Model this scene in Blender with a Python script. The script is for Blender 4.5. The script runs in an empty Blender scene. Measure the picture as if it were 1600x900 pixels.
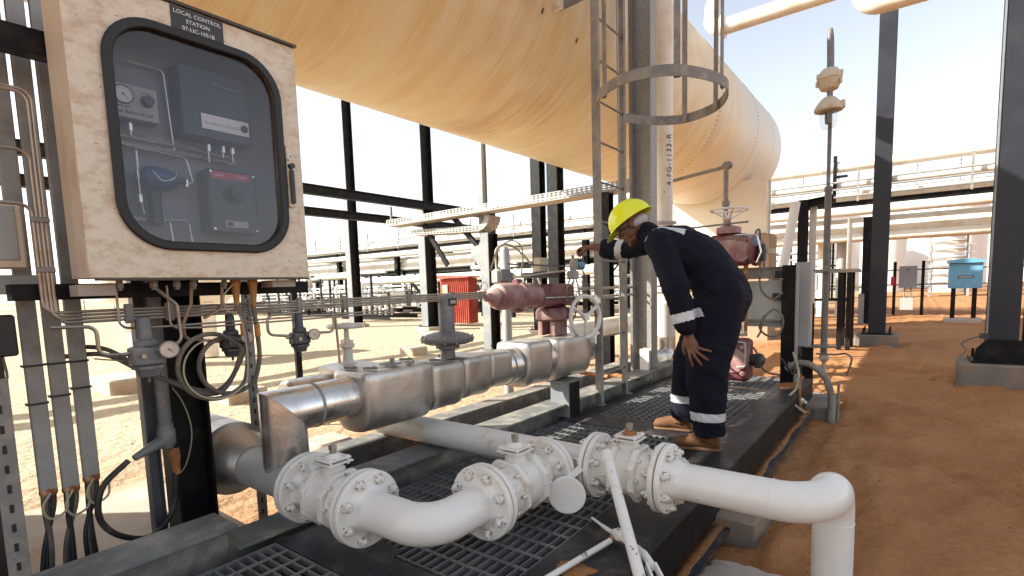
import bpy, math, random
from mathutils import Vector, Matrix, noise
V = Vector
rnd = random.Random(7)
scene = bpy.context.scene
COL = scene.collection
# ------------------------------------------------------------------ camera
cd = bpy.data.cameras.new('camera'); cam = bpy.data.objects.new('camera', cd); COL.objects.link(cam)
YAW, PITCH, ROLL = 0.64958578, 0.0999027692, -0.0304341942
cy_, sy_ = math.cos(YAW), math.sin(YAW)
fwd = V((-sy_*math.cos(PITCH), cy_*math.cos(PITCH), -math.sin(PITCH)))
rt = V((cy_, sy_, 0)); up = rt.cross(fwd)
r2 = math.cos(ROLL)*rt + math.sin(ROLL)*up; u2 = -math.sin(ROLL)*rt + math.cos(ROLL)*up
m = Matrix((r2, u2, -fwd)).transposed().to_4x4(); m.translation = V((0, 0, 1.33))
cam.matrix_world = m
cd.sensor_width = 36; cd.lens = 818.846658/1600*36; cd.shift_y = 81.285/1600
cd.clip_start = 0.05; cd.clip_end = 3000
scene.camera = cam
# ------------------------------------------------------------------ light
SUN = V((-.80, -.60, .635)).normalized()
world = bpy.data.worlds.new('World'); scene.world = world; world.use_nodes = True
wn = world.node_tree; bg = wn.nodes['Background']
sky = wn.nodes.new('ShaderNodeTexSky'); sky.sky_type = 'NISHITA'; sky.sun_disc = False
sky.sun_elevation = math.asin(SUN.z); sky.sun_rotation = math.atan2(SUN.x, SUN.y)
sky.air_density = 1.0; sky.dust_density = 1.6; sky.ozone_density = 1.0; sky.altitude = 300
hs = wn.nodes.new('ShaderNodeHueSaturation'); hs.inputs['Saturation'].default_value = .52; hs.inputs['Value'].default_value = .76
mw = wn.nodes.new('ShaderNodeMix'); mw.data_type = 'RGBA'; mw.blend_type = 'MULTIPLY'; mw.inputs[0].default_value = 1; mw.inputs[7].default_value = (1.05, 1.02, .975, 1)
wn.links.new(sky.outputs[0], hs.inputs['Color']); wn.links.new(hs.outputs[0], mw.inputs[6]); wn.links.new(mw.outputs[2], bg.inputs[0]); bg.inputs[1].default_value = 0.15
sd = bpy.data.lights.new('sun', 'SUN'); sd.energy = 4.6; sd.angle = math.radians(0.5); sd.color = (1, .95, .86)
so = bpy.data.objects.new('sun', sd); COL.objects.link(so); so.rotation_euler = SUN.to_track_quat('Z', 'Y').to_euler()
scene.view_settings.view_transform = 'Standard'; scene.view_settings.look = 'None'
scene.view_settings.gamma = 1; scene.view_settings.exposure = 1.42
scene.render.engine = 'CYCLES'
scene.cycles.max_bounces = 8; scene.cycles.diffuse_bounces = 5; scene.cycles.glossy_bounces = 4
scene.cycles.transparent_max_bounces = 12; scene.cycles.caustics_reflective = False; scene.cycles.caustics_refractive = False

# ------------------------------------------------------------------ materials
def mat(name, c, rough=.55, metal=0., var=.12, vs=3., c2=None, dirt=.3, ds=5., soft=.12, bump=0., bs=60., st=(1, 1, 1), spec=.5,
        c3=None, d3=.1, ds3=18., coat=0., emit=None):
    m = bpy.data.materials.new(name); m.use_nodes = True; t = m.node_tree; N = t.nodes; Lk = t.links
    b = N['Principled BSDF']; b.inputs['Roughness'].default_value = rough; b.inputs['Metallic'].default_value = metal
    b.inputs['Specular IOR Level'].default_value = spec
    if coat: b.inputs['Coat Weight'].default_value = coat
    tc = N.new('ShaderNodeTexCoord'); mp = N.new('ShaderNodeMapping'); mp.inputs['Scale'].default_value = st
    Lk.new(tc.outputs['Object'], mp.inputs[0])
    n1 = N.new('ShaderNodeTexNoise'); n1.inputs['Scale'].default_value = vs; n1.inputs['Detail'].default_value = 6
    Lk.new(mp.outputs[0], n1.inputs[0])
    r1 = N.new('ShaderNodeMapRange'); r1.inputs[1].default_value = .3; r1.inputs[2].default_value = .7
    r1.inputs[3].default_value = 1-var; r1.inputs[4].default_value = 1+var; Lk.new(n1.outputs[0], r1.inputs[0])
    mx = N.new('ShaderNodeVectorMath'); mx.operation = 'SCALE'; mx.inputs[0].default_value = c[:3]
    Lk.new(r1.outputs[0], mx.inputs['Scale']); out = mx.outputs[0]
    def layer(out, c2, dirt, ds, soft):
        n2 = N.new('ShaderNodeTexNoise'); n2.inputs['Scale'].default_value = ds; n2.inputs['Detail'].default_value = 9; n2.inputs['Roughness'].default_value = .65
        Lk.new(mp.outputs[0], n2.inputs[0])
        r = N.new('ShaderNodeMapRange'); r.interpolation_type = 'SMOOTHSTEP'
        th = .5+(.5-dirt)*.42
        r.inputs[1].default_value = th-soft/2; r.inputs[2].default_value = th+soft/2; Lk.new(n2.outputs[0], r.inputs[0])
        q = N.new('ShaderNodeMix'); q.data_type = 'RGBA'; Lk.new(r.outputs[0], q.inputs[0]); Lk.new(out, q.inputs[6]); q.inputs[7].default_value = (*c2[:3], 1)
        return q.outputs[2], r.outputs[0]
    msk = None
    if c2: out, msk = layer(out, c2, dirt, ds, soft)
    if c3: out, _ = layer(out, c3, d3, ds3, .04)
    Lk.new(out, b.inputs['Base Color'])
    rr = N.new('ShaderNodeMapRange'); rr.inputs[3].default_value = max(rough-.08, .02); rr.inputs[4].default_value = min(rough+.12, 1)
    Lk.new(n1.outputs[0], rr.inputs[0]); Lk.new(rr.outputs[0], b.inputs['Roughness'])
    if metal and msk:
        rm = N.new('ShaderNodeMapRange'); rm.inputs[3].default_value = metal; rm.inputs[4].default_value = metal*.2
        Lk.new(msk, rm.inputs[0]); Lk.new(rm.outputs[0], b.inputs['Metallic'])
    if bump:
        n3 = N.new('ShaderNodeTexNoise'); n3.inputs['Scale'].default_value = bs; n3.inputs['Detail'].default_value = 5
        Lk.new(mp.outputs[0], n3.inputs[0])
        bp = N.new('ShaderNodeBump'); bp.inputs['Strength'].default_value = 1; bp.inputs['Distance'].default_value = bump
        Lk.new(n3.outputs[0], bp.inputs['Height']); Lk.new(bp.outputs[0], b.inputs['Normal'])
    if emit:
        b.inputs['Emission Color'].default_value = (*emit[:3], 1); b.inputs['Emission Strength'].default_value = emit[3]
    return m
SANDC = (.40, .20, .085)
DUST = (.42, .27, .15)
RUST = (.30, .11, .03)
MT = dict(
    white=mat('white_paint', (.80, .775, .725), .32, var=.02, c2=(.66, .59, .48), dirt=.14, ds=3, soft=.3, c3=(.14, .09, .05), d3=.01, ds3=40, bump=.0006, bs=25),
    whiterust=mat('white_paint_worn', (.78, .745, .68), .42, var=.03, c2=(.56, .42, .26), dirt=.18, ds=11, soft=.22, c3=(.26, .11, .04), d3=.06, ds3=26, bump=.001, bs=40),
    chip=mat('chipped_white_paint', (.78, .75, .70), .45, var=.05, c2=(.10, .08, .07), dirt=.18, ds=22, soft=.05, bump=.001, bs=60),
    rust=mat('rusty_steel', (.30, .12, .04), .8, .1, var=.3, vs=30, c2=(.55, .30, .14), dirt=.3, ds=20, bump=.001, bs=120),
    bolt=mat('bolt_paint', (.74, .71, .66), .4, var=.12, vs=40, c2=(.22, .17, .13), dirt=.34, ds=70, soft=.08),
    steelbolt=mat('plain_bolt', (.35, .32, .28), .45, .7, var=.2, vs=40),
    clad=mat('aluminium_cladding', (.72, .70, .67), .24, .95, var=.10, vs=3, c2=(.42, .33, .24), dirt=.28, ds=5, soft=.4, bump=.004, bs=7),
    cladflat=mat('aluminium_box_cladding', (.56, .54, .50), .36, .9, var=.10, vs=4, c2=(.50, .42, .33), dirt=.20, ds=6, soft=.4, bump=.006, bs=6),
    galv=mat('galvanised_steel', (.27, .265, .25), .5, .4, var=.12, vs=7, c2=(.33, .315, .29), dirt=.4, ds=28, soft=.3, bump=.0005, bs=90),
    galvd=mat('weathered_galvanised', (.22, .21, .19), .62, .25, var=.25, vs=6, c2=(.30, .27, .22), dirt=.4, ds=10, soft=.2, c3=(.14, .09, .06), d3=.06, bump=.0006, bs=60),
    greybeam=mat('grey_channel', (.15, .157, .148), .6, .15, var=.15, vs=5, c2=(.36, .31, .25), dirt=.32, ds=6, soft=.3, c3=(.5, .48, .44), d3=-.02, ds3=50),
    strip=mat('channel_grey', (.33, .32, .295), .55, .1, var=.12, vs=4, c2=(.20, .18, .15), dirt=.3, ds=6, soft=.3, c3=(.14, .09, .06), d3=.05),
    black=mat('black_steel_paint', (.007, .007, .008), .5, var=.3, vs=4, c2=(.05, .038, .028), dirt=.12, ds=5, soft=.4, spec=.16),
    slate=mat('slate_steel_paint', (.024, .026, .033), .4, spec=.3, var=.15, vs=3, c2=(.04, .038, .038), dirt=.12, ds=4, soft=.4),
    palecol=mat('pale_or_sunlit_steel', (.19, .21, .225), .45, var=.06, vs=2, c2=(.42, .38, .32), dirt=.2, ds=3, soft=.4),  # pale steel; also paints sunlight on the front of black columns
    deck=mat('deck_plate', (.023, .025, .031), .42, .1, spec=.35, var=.35, vs=5, c2=(.13, .10, .08), dirt=.24, ds=7, soft=.28, c3=(.30, .29, .28), d3=-.06, ds3=70, bump=.0006, bs=50),
    grate=mat('grating_steel', (.20, .20, .195), .5, .15, var=.25, vs=9, c2=(.20, .17, .13), dirt=.25, ds=9, soft=.2),
    grate2=mat('grating_bright', (.34, .34, .33), .45, .45, var=.2, vs=9, c2=(.28, .22, .16), dirt=.25, ds=9, soft=.2),
    tube=mat('instrument_tube', (.40, .35, .29), .35, .8, var=.15, vs=12, c2=(.36, .25, .16), dirt=.3, ds=20, soft=.2),
    inox=mat('bright_tube', (.62, .60, .56), .25, .9, var=.1, vs=12),
    cable=mat('grey_cable', (.10, .09, .075), .6, var=.2, vs=10, c2=(.22, .17, .12), dirt=.4, ds=8, soft=.3),
    cableb=mat('black_cable', (.02, .02, .02), .5, var=.2, c2=(.10, .08, .06), dirt=.2, ds=8, soft=.3),
    cabley=mat('tan_cable', (.40, .36, .24), .55, var=.1, vs=10),
    greypaint=mat('grey_instrument_paint', (.15, .153, .16), .42, var=.1, vs=8, c2=(.32, .27, .21), dirt=.25, ds=9, soft=.25),
    dgrey=mat('dark_instrument_paint', (.07, .075, .085), .42, var=.15, vs=8, c2=(.16, .13, .1), dirt=.2, ds=9, soft=.25),
    lgrey=mat('light_instrument_paint', (.36, .365, .35), .45, var=.08, vs=8, c2=(.45, .36, .27), dirt=.22, ds=9, soft=.25),
    dial=mat('gauge_dial', (.62, .54, .42), .4, var=.05, vs=10, c2=(.42, .30, .18), dirt=.3, ds=12, soft=.3),
    dialw=mat('gauge_face', (.75, .74, .70), .35, var=.02),
    maroon=mat('maroon_paint', (.14, .032, .04), .42, var=.12, vs=5, c2=(.30, .19, .16), dirt=.3, ds=6, soft=.4),
    maroonl=mat('dusty_maroon_paint', (.24, .085, .09), .5, var=.12, vs=5, c2=(.46, .33, .28), dirt=.42, ds=6, soft=.4),
    cab=mat('cabinet_stained', (.74, .66, .53), .5, var=.03, vs=3, c2=(.54, .40, .26), dirt=.34, ds=26, soft=.34, c3=(.42, .29, .17), d3=.16, ds3=70, st=(1, .6, 1)),
    cabside=mat('cabinet_side', (.70, .60, .46), .5, var=.03, c2=(.55, .36, .22), dirt=.2, ds=4, soft=.4),
    brown=mat('dark_trim', (.06, .045, .035), .5),
    rubber=mat('rubber_gasket', (.011, .011, .011), .5, var=.2, c2=(.07, .06, .05), dirt=.15, ds=10),
    panelgrey=mat('backplate_grey', (.21, .215, .245), .5, var=.06),
    dark=mat('dark_moulding', (.03, .03, .034), .4, var=.1),
    blueact=mat('blue_instrument', (.03, .06, .18), .4, var=.1, vs=8),
    redlab=mat('red_label', (.42, .02, .05), .4), ink=mat('black_ink', (.012, .012, .012), .5), wink=mat('white_ink', (.8, .8, .78), .5),
    concrete=mat('concrete', (.17, .155, .14), .85, var=.15, vs=4, c2=(.28, .19, .12), dirt=.35, ds=3, soft=.3, bump=.003, bs=40),
    concl=mat('pale_concrete', (.42, .37, .31), .85, var=.12, vs=4, c2=(.40, .28, .18), dirt=.3, ds=3, soft=.3, bump=.003, bs=40),
    pedestal=mat('pedestal_paint', (.34, .235, .15), .75, var=.06, vs=2),
    pipec=mat('cream_pipe', (.78, .74, .66), .4, var=.04, vs=1, c2=(.60, .46, .30), dirt=.25, ds=2, soft=.4),
    blue=mat('blue_enamel', (.12, .33, .50), .4, var=.06, vs=3, c2=(.36, .40, .40), dirt=.15, ds=5, soft=.3),
    gbox=mat('grey_blue_enamel', (.22, .25, .31), .4, var=.05), red=mat('red_sheet', (.38, .045, .02), .5, var=.1, vs=3, c2=(.36, .14, .08), dirt=.25, ds=3, soft=.4),
    navy=mat('navy_cotton', (.0060, .0070, .0165), .85, var=.22, vs=7, c2=(.010, .010, .016), dirt=.35, ds=12, soft=.4, bump=.0012, bs=900, spec=.2),
    tape=mat('reflective_tape', (.60, .61, .63), .35, .1, var=.08, vs=20),
    hiviz=mat('yellow_shell', (.80, .86, .01), .32, var=.03, c2=(.55, .55, .05), dirt=.08, ds=40, soft=.05, coat=.3),
    skin=mat('skin', (.155, .062, .032), .48, var=.15, vs=25, bump=.0006, bs=220), lip=mat('lips', (.20, .07, .05), .45),
    nail=mat('fingernail', (.42, .24, .18), .35), hair=mat('grey_hair', (.16, .15, .14), .8, var=.4, vs=90, bump=.003, bs=200),
    capw=mat('white_liner', (.48, .47, .46), .8, var=.08, vs=15, bump=.002, bs=60),
    suede=mat('brown_suede', (.14, .062, .022), .85, var=.2, vs=14, c2=(.16, .085, .04), dirt=.3, ds=14, soft=.3, bump=.0012, bs=150),
    sole=mat('gum_sole', (.16, .08, .04), .7, var=.15), orange=mat('cable_gland', (.42, .19, .05), .5, var=.15, vs=20),
    ylabel=mat('orange_tag', (.50, .20, .06), .5, var=.2, vs=40), ivory=mat('lamp_housing', (.58, .50, .38), .5, var=.08, vs=9, c2=(.5, .36, .2), dirt=.3, ds=9, soft=.3),
    bluex=mat('blue_transmitter', (.13, .27, .42), .4, var=.1, vs=14), tanblk=mat('tan_block', (.52, .47, .33), .6, var=.1),
    bgwhite=mat('far_white_plant', (.72, .70, .66), .5, var=.06, vs=.5), bggrey=mat('far_grey_steel', (.30, .30, .30), .6, var=.15, vs=.6),
    wall=mat('far_white_wall', (.75, .72, .68), .7, var=.05, vs=.2),
)
def glass(name, tint, alpha_like=.9, rough=.02):
    m = bpy.data.materials.new(name); m.use_nodes = True; t = m.node_tree; N = t.nodes
    for n in list(N): N.remove(n)
    o = N.new('ShaderNodeOutputMaterial'); tr = N.new('ShaderNodeBsdfTransparent'); tr.inputs[0].default_value = (*tint, 1)
    g = N.new('ShaderNodeBsdfGlossy'); g.inputs['Roughness'].default_value = rough
    lw = N.new('ShaderNodeLayerWeight'); lw.inputs[0].default_value = .22; f = N.new('ShaderNodeMapRange'); f.inputs[3].default_value = .022; f.inputs[4].default_value = .22; t.links.new(lw.outputs['Facing'], f.inputs[0])
    mx = N.new('ShaderNodeMixShader'); t.links.new(f.outputs[0], mx.inputs[0]); t.links.new(tr.outputs[0], mx.inputs[1]); t.links.new(g.outputs[0], mx.inputs[2])
    # thin film of dust on the pane
    d = N.new('ShaderNodeBsdfDiffuse'); d.inputs[0].default_value = (.45, .38, .30, 1)
    tc = N.new('ShaderNodeTexCoord'); n = N.new('ShaderNodeTexNoise'); n.inputs['Scale'].default_value = 6; n.inputs['Detail'].default_value = 8
    mr = N.new('ShaderNodeMapRange'); mr.inputs[1].default_value = .35; mr.inputs[2].default_value = .8; mr.inputs[3].default_value = .0; mr.inputs[4].default_value = .035
    t.links.new(tc.outputs['Object'], n.inputs[0]); t.links.new(n.outputs[0], mr.inputs[0])
    m2 = N.new('ShaderNodeMixShader'); t.links.new(mr.outputs[0], m2.inputs[0]); t.links.new(mx.outputs[0], m2.inputs[1]); t.links.new(d.outputs[0], m2.inputs[2])
    t.links.new(m2.outputs[0], o.inputs[0]); return m
MT['glass'] = glass('window_glass', (.86, .87, .90)); MT['clear'] = glass('lamp_glass', (.9, .9, .88))

# ------------------------------------------------------------------ mesh helpers
def basis(d):
    d = V(d).normalized(); a = V((0, 0, 1)) if abs(d.z) < .95 else V((1, 0, 0))
    x = a.cross(d).normalized(); y = d.cross(x).normalized(); return x, y, d
def fillet(pts, r, n=6):
    pts = [V(p) for p in pts]; out = [pts[0]]
    for i in range(1, len(pts)-1):
        a, b, c = pts[i-1], pts[i], pts[i+1]; u = (a-b); w = (c-b); lu, lw = u.length, w.length
        u.normalize(); w.normalize(); ang = u.angle(w)
        if ang > 3.1: continue
        t = min(r/math.tan(ang/2), lu*.49, lw*.49); rr = t*math.tan(ang/2)
        cen = b+(u+w).normalized()*(rr/math.sin(ang/2)); p0 = b+u*t; p1 = b+w*t
        v0 = p0-cen; v1 = p1-cen; th = v0.angle(v1)
        for k in range(n+1):
            s = k/n; q = (v0*math.sin((1-s)*th)+v1*math.sin(s*th))/math.sin(th) if th > 1e-4 else v0
            out.append(cen+q)
    out.append(pts[-1]); return out
def spline(pts, n=8):
    pts = [V(p) for p in pts]; P = [pts[0]*2-pts[1]]+pts+[pts[-1]*2-pts[-2]]; out = []
    for i in range(1, len(P)-2):
        for k in range(n):
            t = k/n; a, b, c, d = P[i-1], P[i], P[i+1], P[i+2]
            out.append(.5*((2*b)+(c-a)*t+(2*a-5*b+4*c-d)*t*t+(3*b-a-3*c+d)*t**3))
    out.append(P[-2]); return out
SPLIT = {n: (n[:-1] if n.endswith('s') else n) for n in ('bolt_heads', 'collar_studs', 'case_bolts', 'screw_heads', 'rungs', 'posts', 'legs', 'rails', 'lugs', 'anchor_bolts', 'screws', 'cables', 'clamps', 'pipes', 'valve_wheels', 'rings', 'rail_posts', 'wires', 'platforms', 'brace_rods', 'conduits', 'slabs')}
SPLIT.update({n: n for n in ('deck_plate', 'cross_member', 'clamp', 'mounting_lug', 'bulkhead_fitting', 'cable_gland', 'strap', 'fitting', 'pipe_cladding', 'latch', 'saddle', 'footing', 'cross_beam', 'handrail', 'stand', 'bracket', 'weld_seam', 'bonnet_bolt', 'leg', 'shaft')})
SPLIT.update({'inner_tubing': 'inner_tube', 'eyes': 'eye', 'bosses': 'boss', 'rear_walls': 'rear_wall', 'drain_stubs': 'drain_stub'})
class MB:
    def __init__(s): s.v = []; s.f = []; s.k = []
    def pieces(s):
        n = len(s.k)
        if n < 2 or len(s.v) != s.k[-1][1]: return [s]
        bbs = []
        for a, b, fa, fb in s.k:
            q = s.v[a:b]; bbs.append([(min(p[i] for p in q)-.001, max(p[i] for p in q)+.001) for i in range(3)])
        par = list(range(n))
        def f(i):
            while par[i] != i: i = par[i]
            return i
        for i in range(n):
            for j in range(i):
                if all(bbs[i][k][0] < bbs[j][k][1] and bbs[j][k][0] < bbs[i][k][1] for k in range(3)): par[f(i)] = f(j)
        out = {}
        for i in range(n):
            m = out.setdefault(f(i), MB()); a, b, fa, fb = s.k[i]; m.add(s.v[a:b], [[x-a for x in fc] for fc in s.f[fa:fb]])
        return list(out.values())
    def add(s, vs, fs): s.k.append((len(s.v), len(s.v)+len(vs), len(s.f), len(s.f)+len(fs))); n = len(s.v); s.v += [V(v) for v in vs]; s.f += [[i+n for i in f] for f in fs]; return s
    def box(s, c, d, R=None):
        h = V(d)/2; c = V(c); vs = []
        for x in (-1, 1):
            for y in (-1, 1):
                for z in (-1, 1):
                    p = V((x*h.x, y*h.y, z*h.z)); vs.append(c+(R@p if R else p))
        return s.add(vs, [(0, 1, 3, 2), (4, 6, 7, 5), (0, 4, 5, 1), (2, 3, 7, 6), (0, 2, 6, 4), (1, 5, 7, 3)])
    def bb(s, x0, x1, y0, y1, z0, z1): return s.box(((x0+x1)/2, (y0+y1)/2, (z0+z1)/2), (abs(x1-x0), abs(y1-y0), abs(z1-z0)))
    def cbox(s, x0, x1, y0, y1, z0, z1, b=.01):
        x0, x1 = sorted((x0, x1)); y0, y1 = sorted((y0, y1)); z0, z1 = sorted((z0, z1))
        ring = lambda i, z: [(x0+i+b, y0+i, z), (x1-i-b, y0+i, z), (x1-i, y0+i+b, z), (x1-i, y1-i-b, z), (x1-i-b, y1-i, z), (x0+i+b, y1-i, z), (x0+i, y1-i-b, z), (x0+i, y0+i+b, z)]
        R = [ring(b, z0), ring(0, z0+b), ring(0, z1-b), ring(b, z1)]
        vs = [p for r in R for p in r]; fs = [tuple(range(7, -1, -1)), tuple(range(24, 32))]
        for k in range(3):
            for i in range(8): fs.append((k*8+i, k*8+(i+1) % 8, k*8+8+(i+1) % 8, k*8+8+i))
        return s.add(vs, fs)
    def prism(s, poly, o, ax, ay, ext):
        o, ax, ay, ext = V(o), V(ax), V(ay), V(ext); n = len(poly)
        vs = [o+ax*p[0]+ay*p[1] for p in poly]; vs += [v+ext for v in vs]
        return s.add(vs, [tuple(range(n-1, -1, -1)), tuple(range(n, 2*n))]+[(i, (i+1) % n, n+(i+1) % n, n+i) for i in range(n)])
    def hbeam(s, p0, p1, w, h, t=.02, up=None):
        """H section: flange width w, depth h measured along 'up'"""
        p0, p1 = V(p0), V(p1); d = (p1-p0).normalized(); u = V(up) if up else V((0, 0, 1)); r = u.cross(d).normalized(); u = d.cross(r).normalized()
        a, b, q = w/2, h/2, t/2
        poly = [(-a, -b), (a, -b), (a, -b+t), (q, -b+t), (q, b-t), (a, b-t), (a, b), (-a, b), (-a, b-t), (-q, b-t), (-q, -b+t), (-a, -b+t)]
        n = 12; vs = [p0+r*x+u*y for x, y in poly]+[p1+r*x+u*y for x, y in poly]
        caps = [(0, 1, 2, 3, 10, 11), (3, 4, 9, 10), (4, 5, 6, 7, 8, 9)]
        fs = [tuple(reversed(c)) for c in caps]+[tuple(i+n for i in c) for c in caps]+[(i, (i+1) % n, n+(i+1) % n, n+i) for i in range(n)]
        return s.add(vs, fs)
    def bar(s, p0, p1, w, h, up=(0, 0, 1)):
        p0, p1 = V(p0), V(p1); d = (p1-p0); L = d.length; d.normalize(); u = V(up)
        if abs(u.dot(d)) > .97: u = V((1, 0, 0)) if abs(d.x) < .9 else V((0, 1, 0))
        r = u.cross(d).normalized(); u = d.cross(r).normalized()
        vs = [p+r*x*w/2+u*y*h/2 for p in (p0, p1) for x, y in ((-1, -1), (1, -1), (1, 1), (-1, 1))]
        return s.add(vs, [(3, 2, 1, 0), (4, 5, 6, 7)]+[(i, (i+1) % 4, 4+(i+1) % 4, 4+i) for i in range(4)])
    def cyl(s, p0, p1, r, r1=None, seg=20): 
        L = (V(p1)-V(p0)).length; return s.lathe([(r, 0), (r if r1 is None else r1, L)], p0, V(p1)-V(p0), seg)
    def lathe(s, prof, o, ax, seg=24, cap=True, a0=0):
        x, y, d = basis(ax); o = V(o); vs = []; k = len(prof)
        for r, t in prof:
            for i in range(seg):
                a = a0+2*math.pi*i/seg; vs.append(o+d*t+x*math.cos(a)*r+y*math.sin(a)*r)
        fs = []
        for j in range(k-1):
            for i in range(seg): fs.append((j*seg+i, j*seg+(i+1) % seg, (j+1)*seg+(i+1) % seg, (j+1)*seg+i))
        if cap: fs += [tuple(range(seg-1, -1, -1)), tuple(range((k-1)*seg, k*seg))]
        return s.add(vs, fs)
    def tube(s, pts, r, seg=10, closed=False, cap=True):
        pts = [V(p) for p in pts]; n = len(pts); 
        x, y, d = basis(pts[1]-pts[0]); vs = []; pd = d
        rr = r if isinstance(r, (list, tuple)) else [r]*n
        for i, p in enumerate(pts):
            if closed: d2 = (pts[(i+1) % n]-pts[i-1]).normalized()
            else: d2 = (pts[min(i+1, n-1)]-pts[max(i-1, 0)]).normalized()
            q = pd.rotation_difference(d2); x = q@x; y = q@y; pd = d2
            for k in range(seg):
                a = 2*math.pi*k/seg; vs.append(p+(x*math.cos(a)+y*math.sin(a))*rr[i])
        fs = []; m = n if closed else n-1
        for j in range(m):
            for k in range(seg):
                j2 = (j+1) % n; fs.append((j*seg+k, j*seg+(k+1) % seg, j2*seg+(k+1) % seg, j2*seg+k))
        if cap and not closed: fs += [tuple(range(seg-1, -1, -1)), tuple(range((n-1)*seg, n*seg))]
        return s.add(vs, fs)
    def ring(s, c, ax, R, r, seg=40, seg2=8, w=None):
        x, y, d = basis(ax); c = V(c)
        return s.tube([c+(x*math.cos(2*math.pi*i/seg)+y*math.sin(2*math.pi*i/seg))*R for i in range(seg)], r, seg2, closed=True)
    def ell(s, c, rad, R=None, nu=20, nv=12):
        c = V(c); vs = []; fs = []
        for j in range(1, nv):
            for i in range(nu):
                t = math.pi*j/nv; a = 2*math.pi*i/nu; p = V((math.sin(t)*math.cos(a)*rad[0], math.sin(t)*math.sin(a)*rad[1], math.cos(t)*rad[2]))
                vs.append(c+(R@p if R else p))
        tp = V((0, 0, rad[2])); vs += [c+(R@tp if R else tp), c-(R@tp if R else tp)]; T, B = len(vs)-2, len(vs)-1
        for i in range(nu):
            k = (i+1) % nu; fs.append((T, i, k)); fs.append((B, (nv-2)*nu+k, (nv-2)*nu+i))
            for j in range(nv-2): fs.append((j*nu+i, (j+1)*nu+i, (j+1)*nu+k, j*nu+k))
        return s.add(vs, fs)
    def loft(s, pts, rad, lat, seg=24):
        """closed loft of ellipses; rad=(lateral,depth)"""
        pts = [V(p) for p in pts]; lat = V(lat).normalized(); vs = []; n = len(pts)
        for i, p in enumerate(pts):
            d = (pts[min(i+1, n-1)]-pts[max(i-1, 0)]).normalized(); l = (lat-d*lat.dot(d)).normalized(); w = d.cross(l)
            for k in range(seg):
                a = 2*math.pi*k/seg; vs.append(p+l*math.cos(a)*rad[i][0]+w*math.sin(a)*rad[i][1])
        fs = [(j*seg+k, j*seg+(k+1) % seg, (j+1)*seg+(k+1) % seg, (j+1)*seg+k) for j in range(n-1) for k in range(seg)]
        fs += [tuple(range(seg-1, -1, -1)), tuple(range((n-1)*seg, n*seg))]
        return s.add(vs, fs)
import bmesh
def fixn(me):
    bm = bmesh.new(); bm.from_mesh(me); bmesh.ops.recalc_face_normals(bm, faces=bm.faces); bm.to_mesh(me); bm.free()
def origin(o):
    p = V((0, 0, 0))
    while o: p += o.location; o = o.parent
    return p
def tag(o, label, cat, group=None, kind=None):
    if label: o['label'] = label
    if cat: o['category'] = cat
    if group: o['group'] = group
    if kind: o['kind'] = kind
    return o
def T(name, label, cat, loc=(0, 0, 0), group=None, rz=0):
    o = bpy.data.objects.new(name, None); COL.objects.link(o); o.location = loc; o.rotation_euler = (0, 0, rz); o.empty_display_size = .1
    return tag(o, label, cat, group)
def top(mb, name, m, label, cat, loc, group=None, kind=None, bev=0, ang=35):
    """a thing that is one mesh, with its origin at loc"""
    mb.v = [v-V(loc) for v in mb.v]; e = mb.build(name, m, ZERO, bev, ang); e.parent = None; e.location = loc
    return tag(e, label, cat, group, kind)
ZERO = None
def _b(s, name, m, parent=None, bev=0, ang=35, smooth=True):
    if parent is not None and name in SPLIT:
        ps = s.pieces()
        if len(ps) > 1: return [_b1(p, SPLIT[name], m, parent, bev, ang, smooth) for p in ps][0]
    return _b1(s, name, m, parent, bev, ang, smooth)
def _b1(s, name, m, parent=None, bev=0, ang=35, smooth=True):
    o0 = origin(parent) if parent else V((0, 0, 0))
    me = bpy.data.meshes.new(name); me.from_pydata([v-o0 for v in s.v], [], s.f); me.update()
    o = bpy.data.objects.new(name, me); COL.objects.link(o)
    if m: me.materials.append(MT[m] if isinstance(m, str) else m)
    fixn(me)
    if smooth:
        me.polygons.foreach_set('use_smooth', [True]*len(me.polygons)); me.set_sharp_from_angle(angle=math.radians(ang))
    if bev:
        b = o.modifiers.new('bevel', 'BEVEL'); b.width = bev; b.segments = 2; b.limit_method = 'ANGLE'; b.angle_limit = math.radians(40)
    if parent: o.parent = parent
    return o
MB.build = _b
def dup(root, loc, label=None, rz=None, group=None):
    def cp(o, par):
        c = o.copy(); COL.objects.link(c)
        if par: c.parent = par
        for ch in list(o.children): cp(ch, c)
        return c
    r = cp(root, None); r.location = loc
    if rz is not None: r.rotation_euler[2] = rz
    if label: r['label'] = label
    if group: r['group'] = group
    return r
def text(s, size, o, right, upv, name, m, parent, depth=.0015, align='CENTER', spacing=1.0):
    c = bpy.data.curves.new(name, 'FONT'); c.body = s; c.size = size; c.extrude = depth/2; c.align_x = align; c.align_y = 'CENTER'; c.resolution_u = 3; c.space_character = spacing
    tmp = bpy.data.objects.new('tmp_text', c); COL.objects.link(tmp); bpy.context.view_layer.update()
    me = bpy.data.meshes.new_from_object(tmp.evaluated_get(bpy.context.evaluated_depsgraph_get()))
    bpy.data.objects.remove(tmp); bpy.data.curves.remove(c)
    R = V(right).normalized(); U = V(upv).normalized(); Nn = R.cross(U); M = Matrix((R, U, Nn)).transposed().to_4x4(); M.translation = V(o)-origin(parent)
    me.transform(M); me.materials.clear(); me.materials.append(MT[m] if isinstance(m, str) else m); me.name = name
    ob = bpy.data.objects.new(name, me); COL.objects.link(ob); ob.parent = parent; return ob
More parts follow.
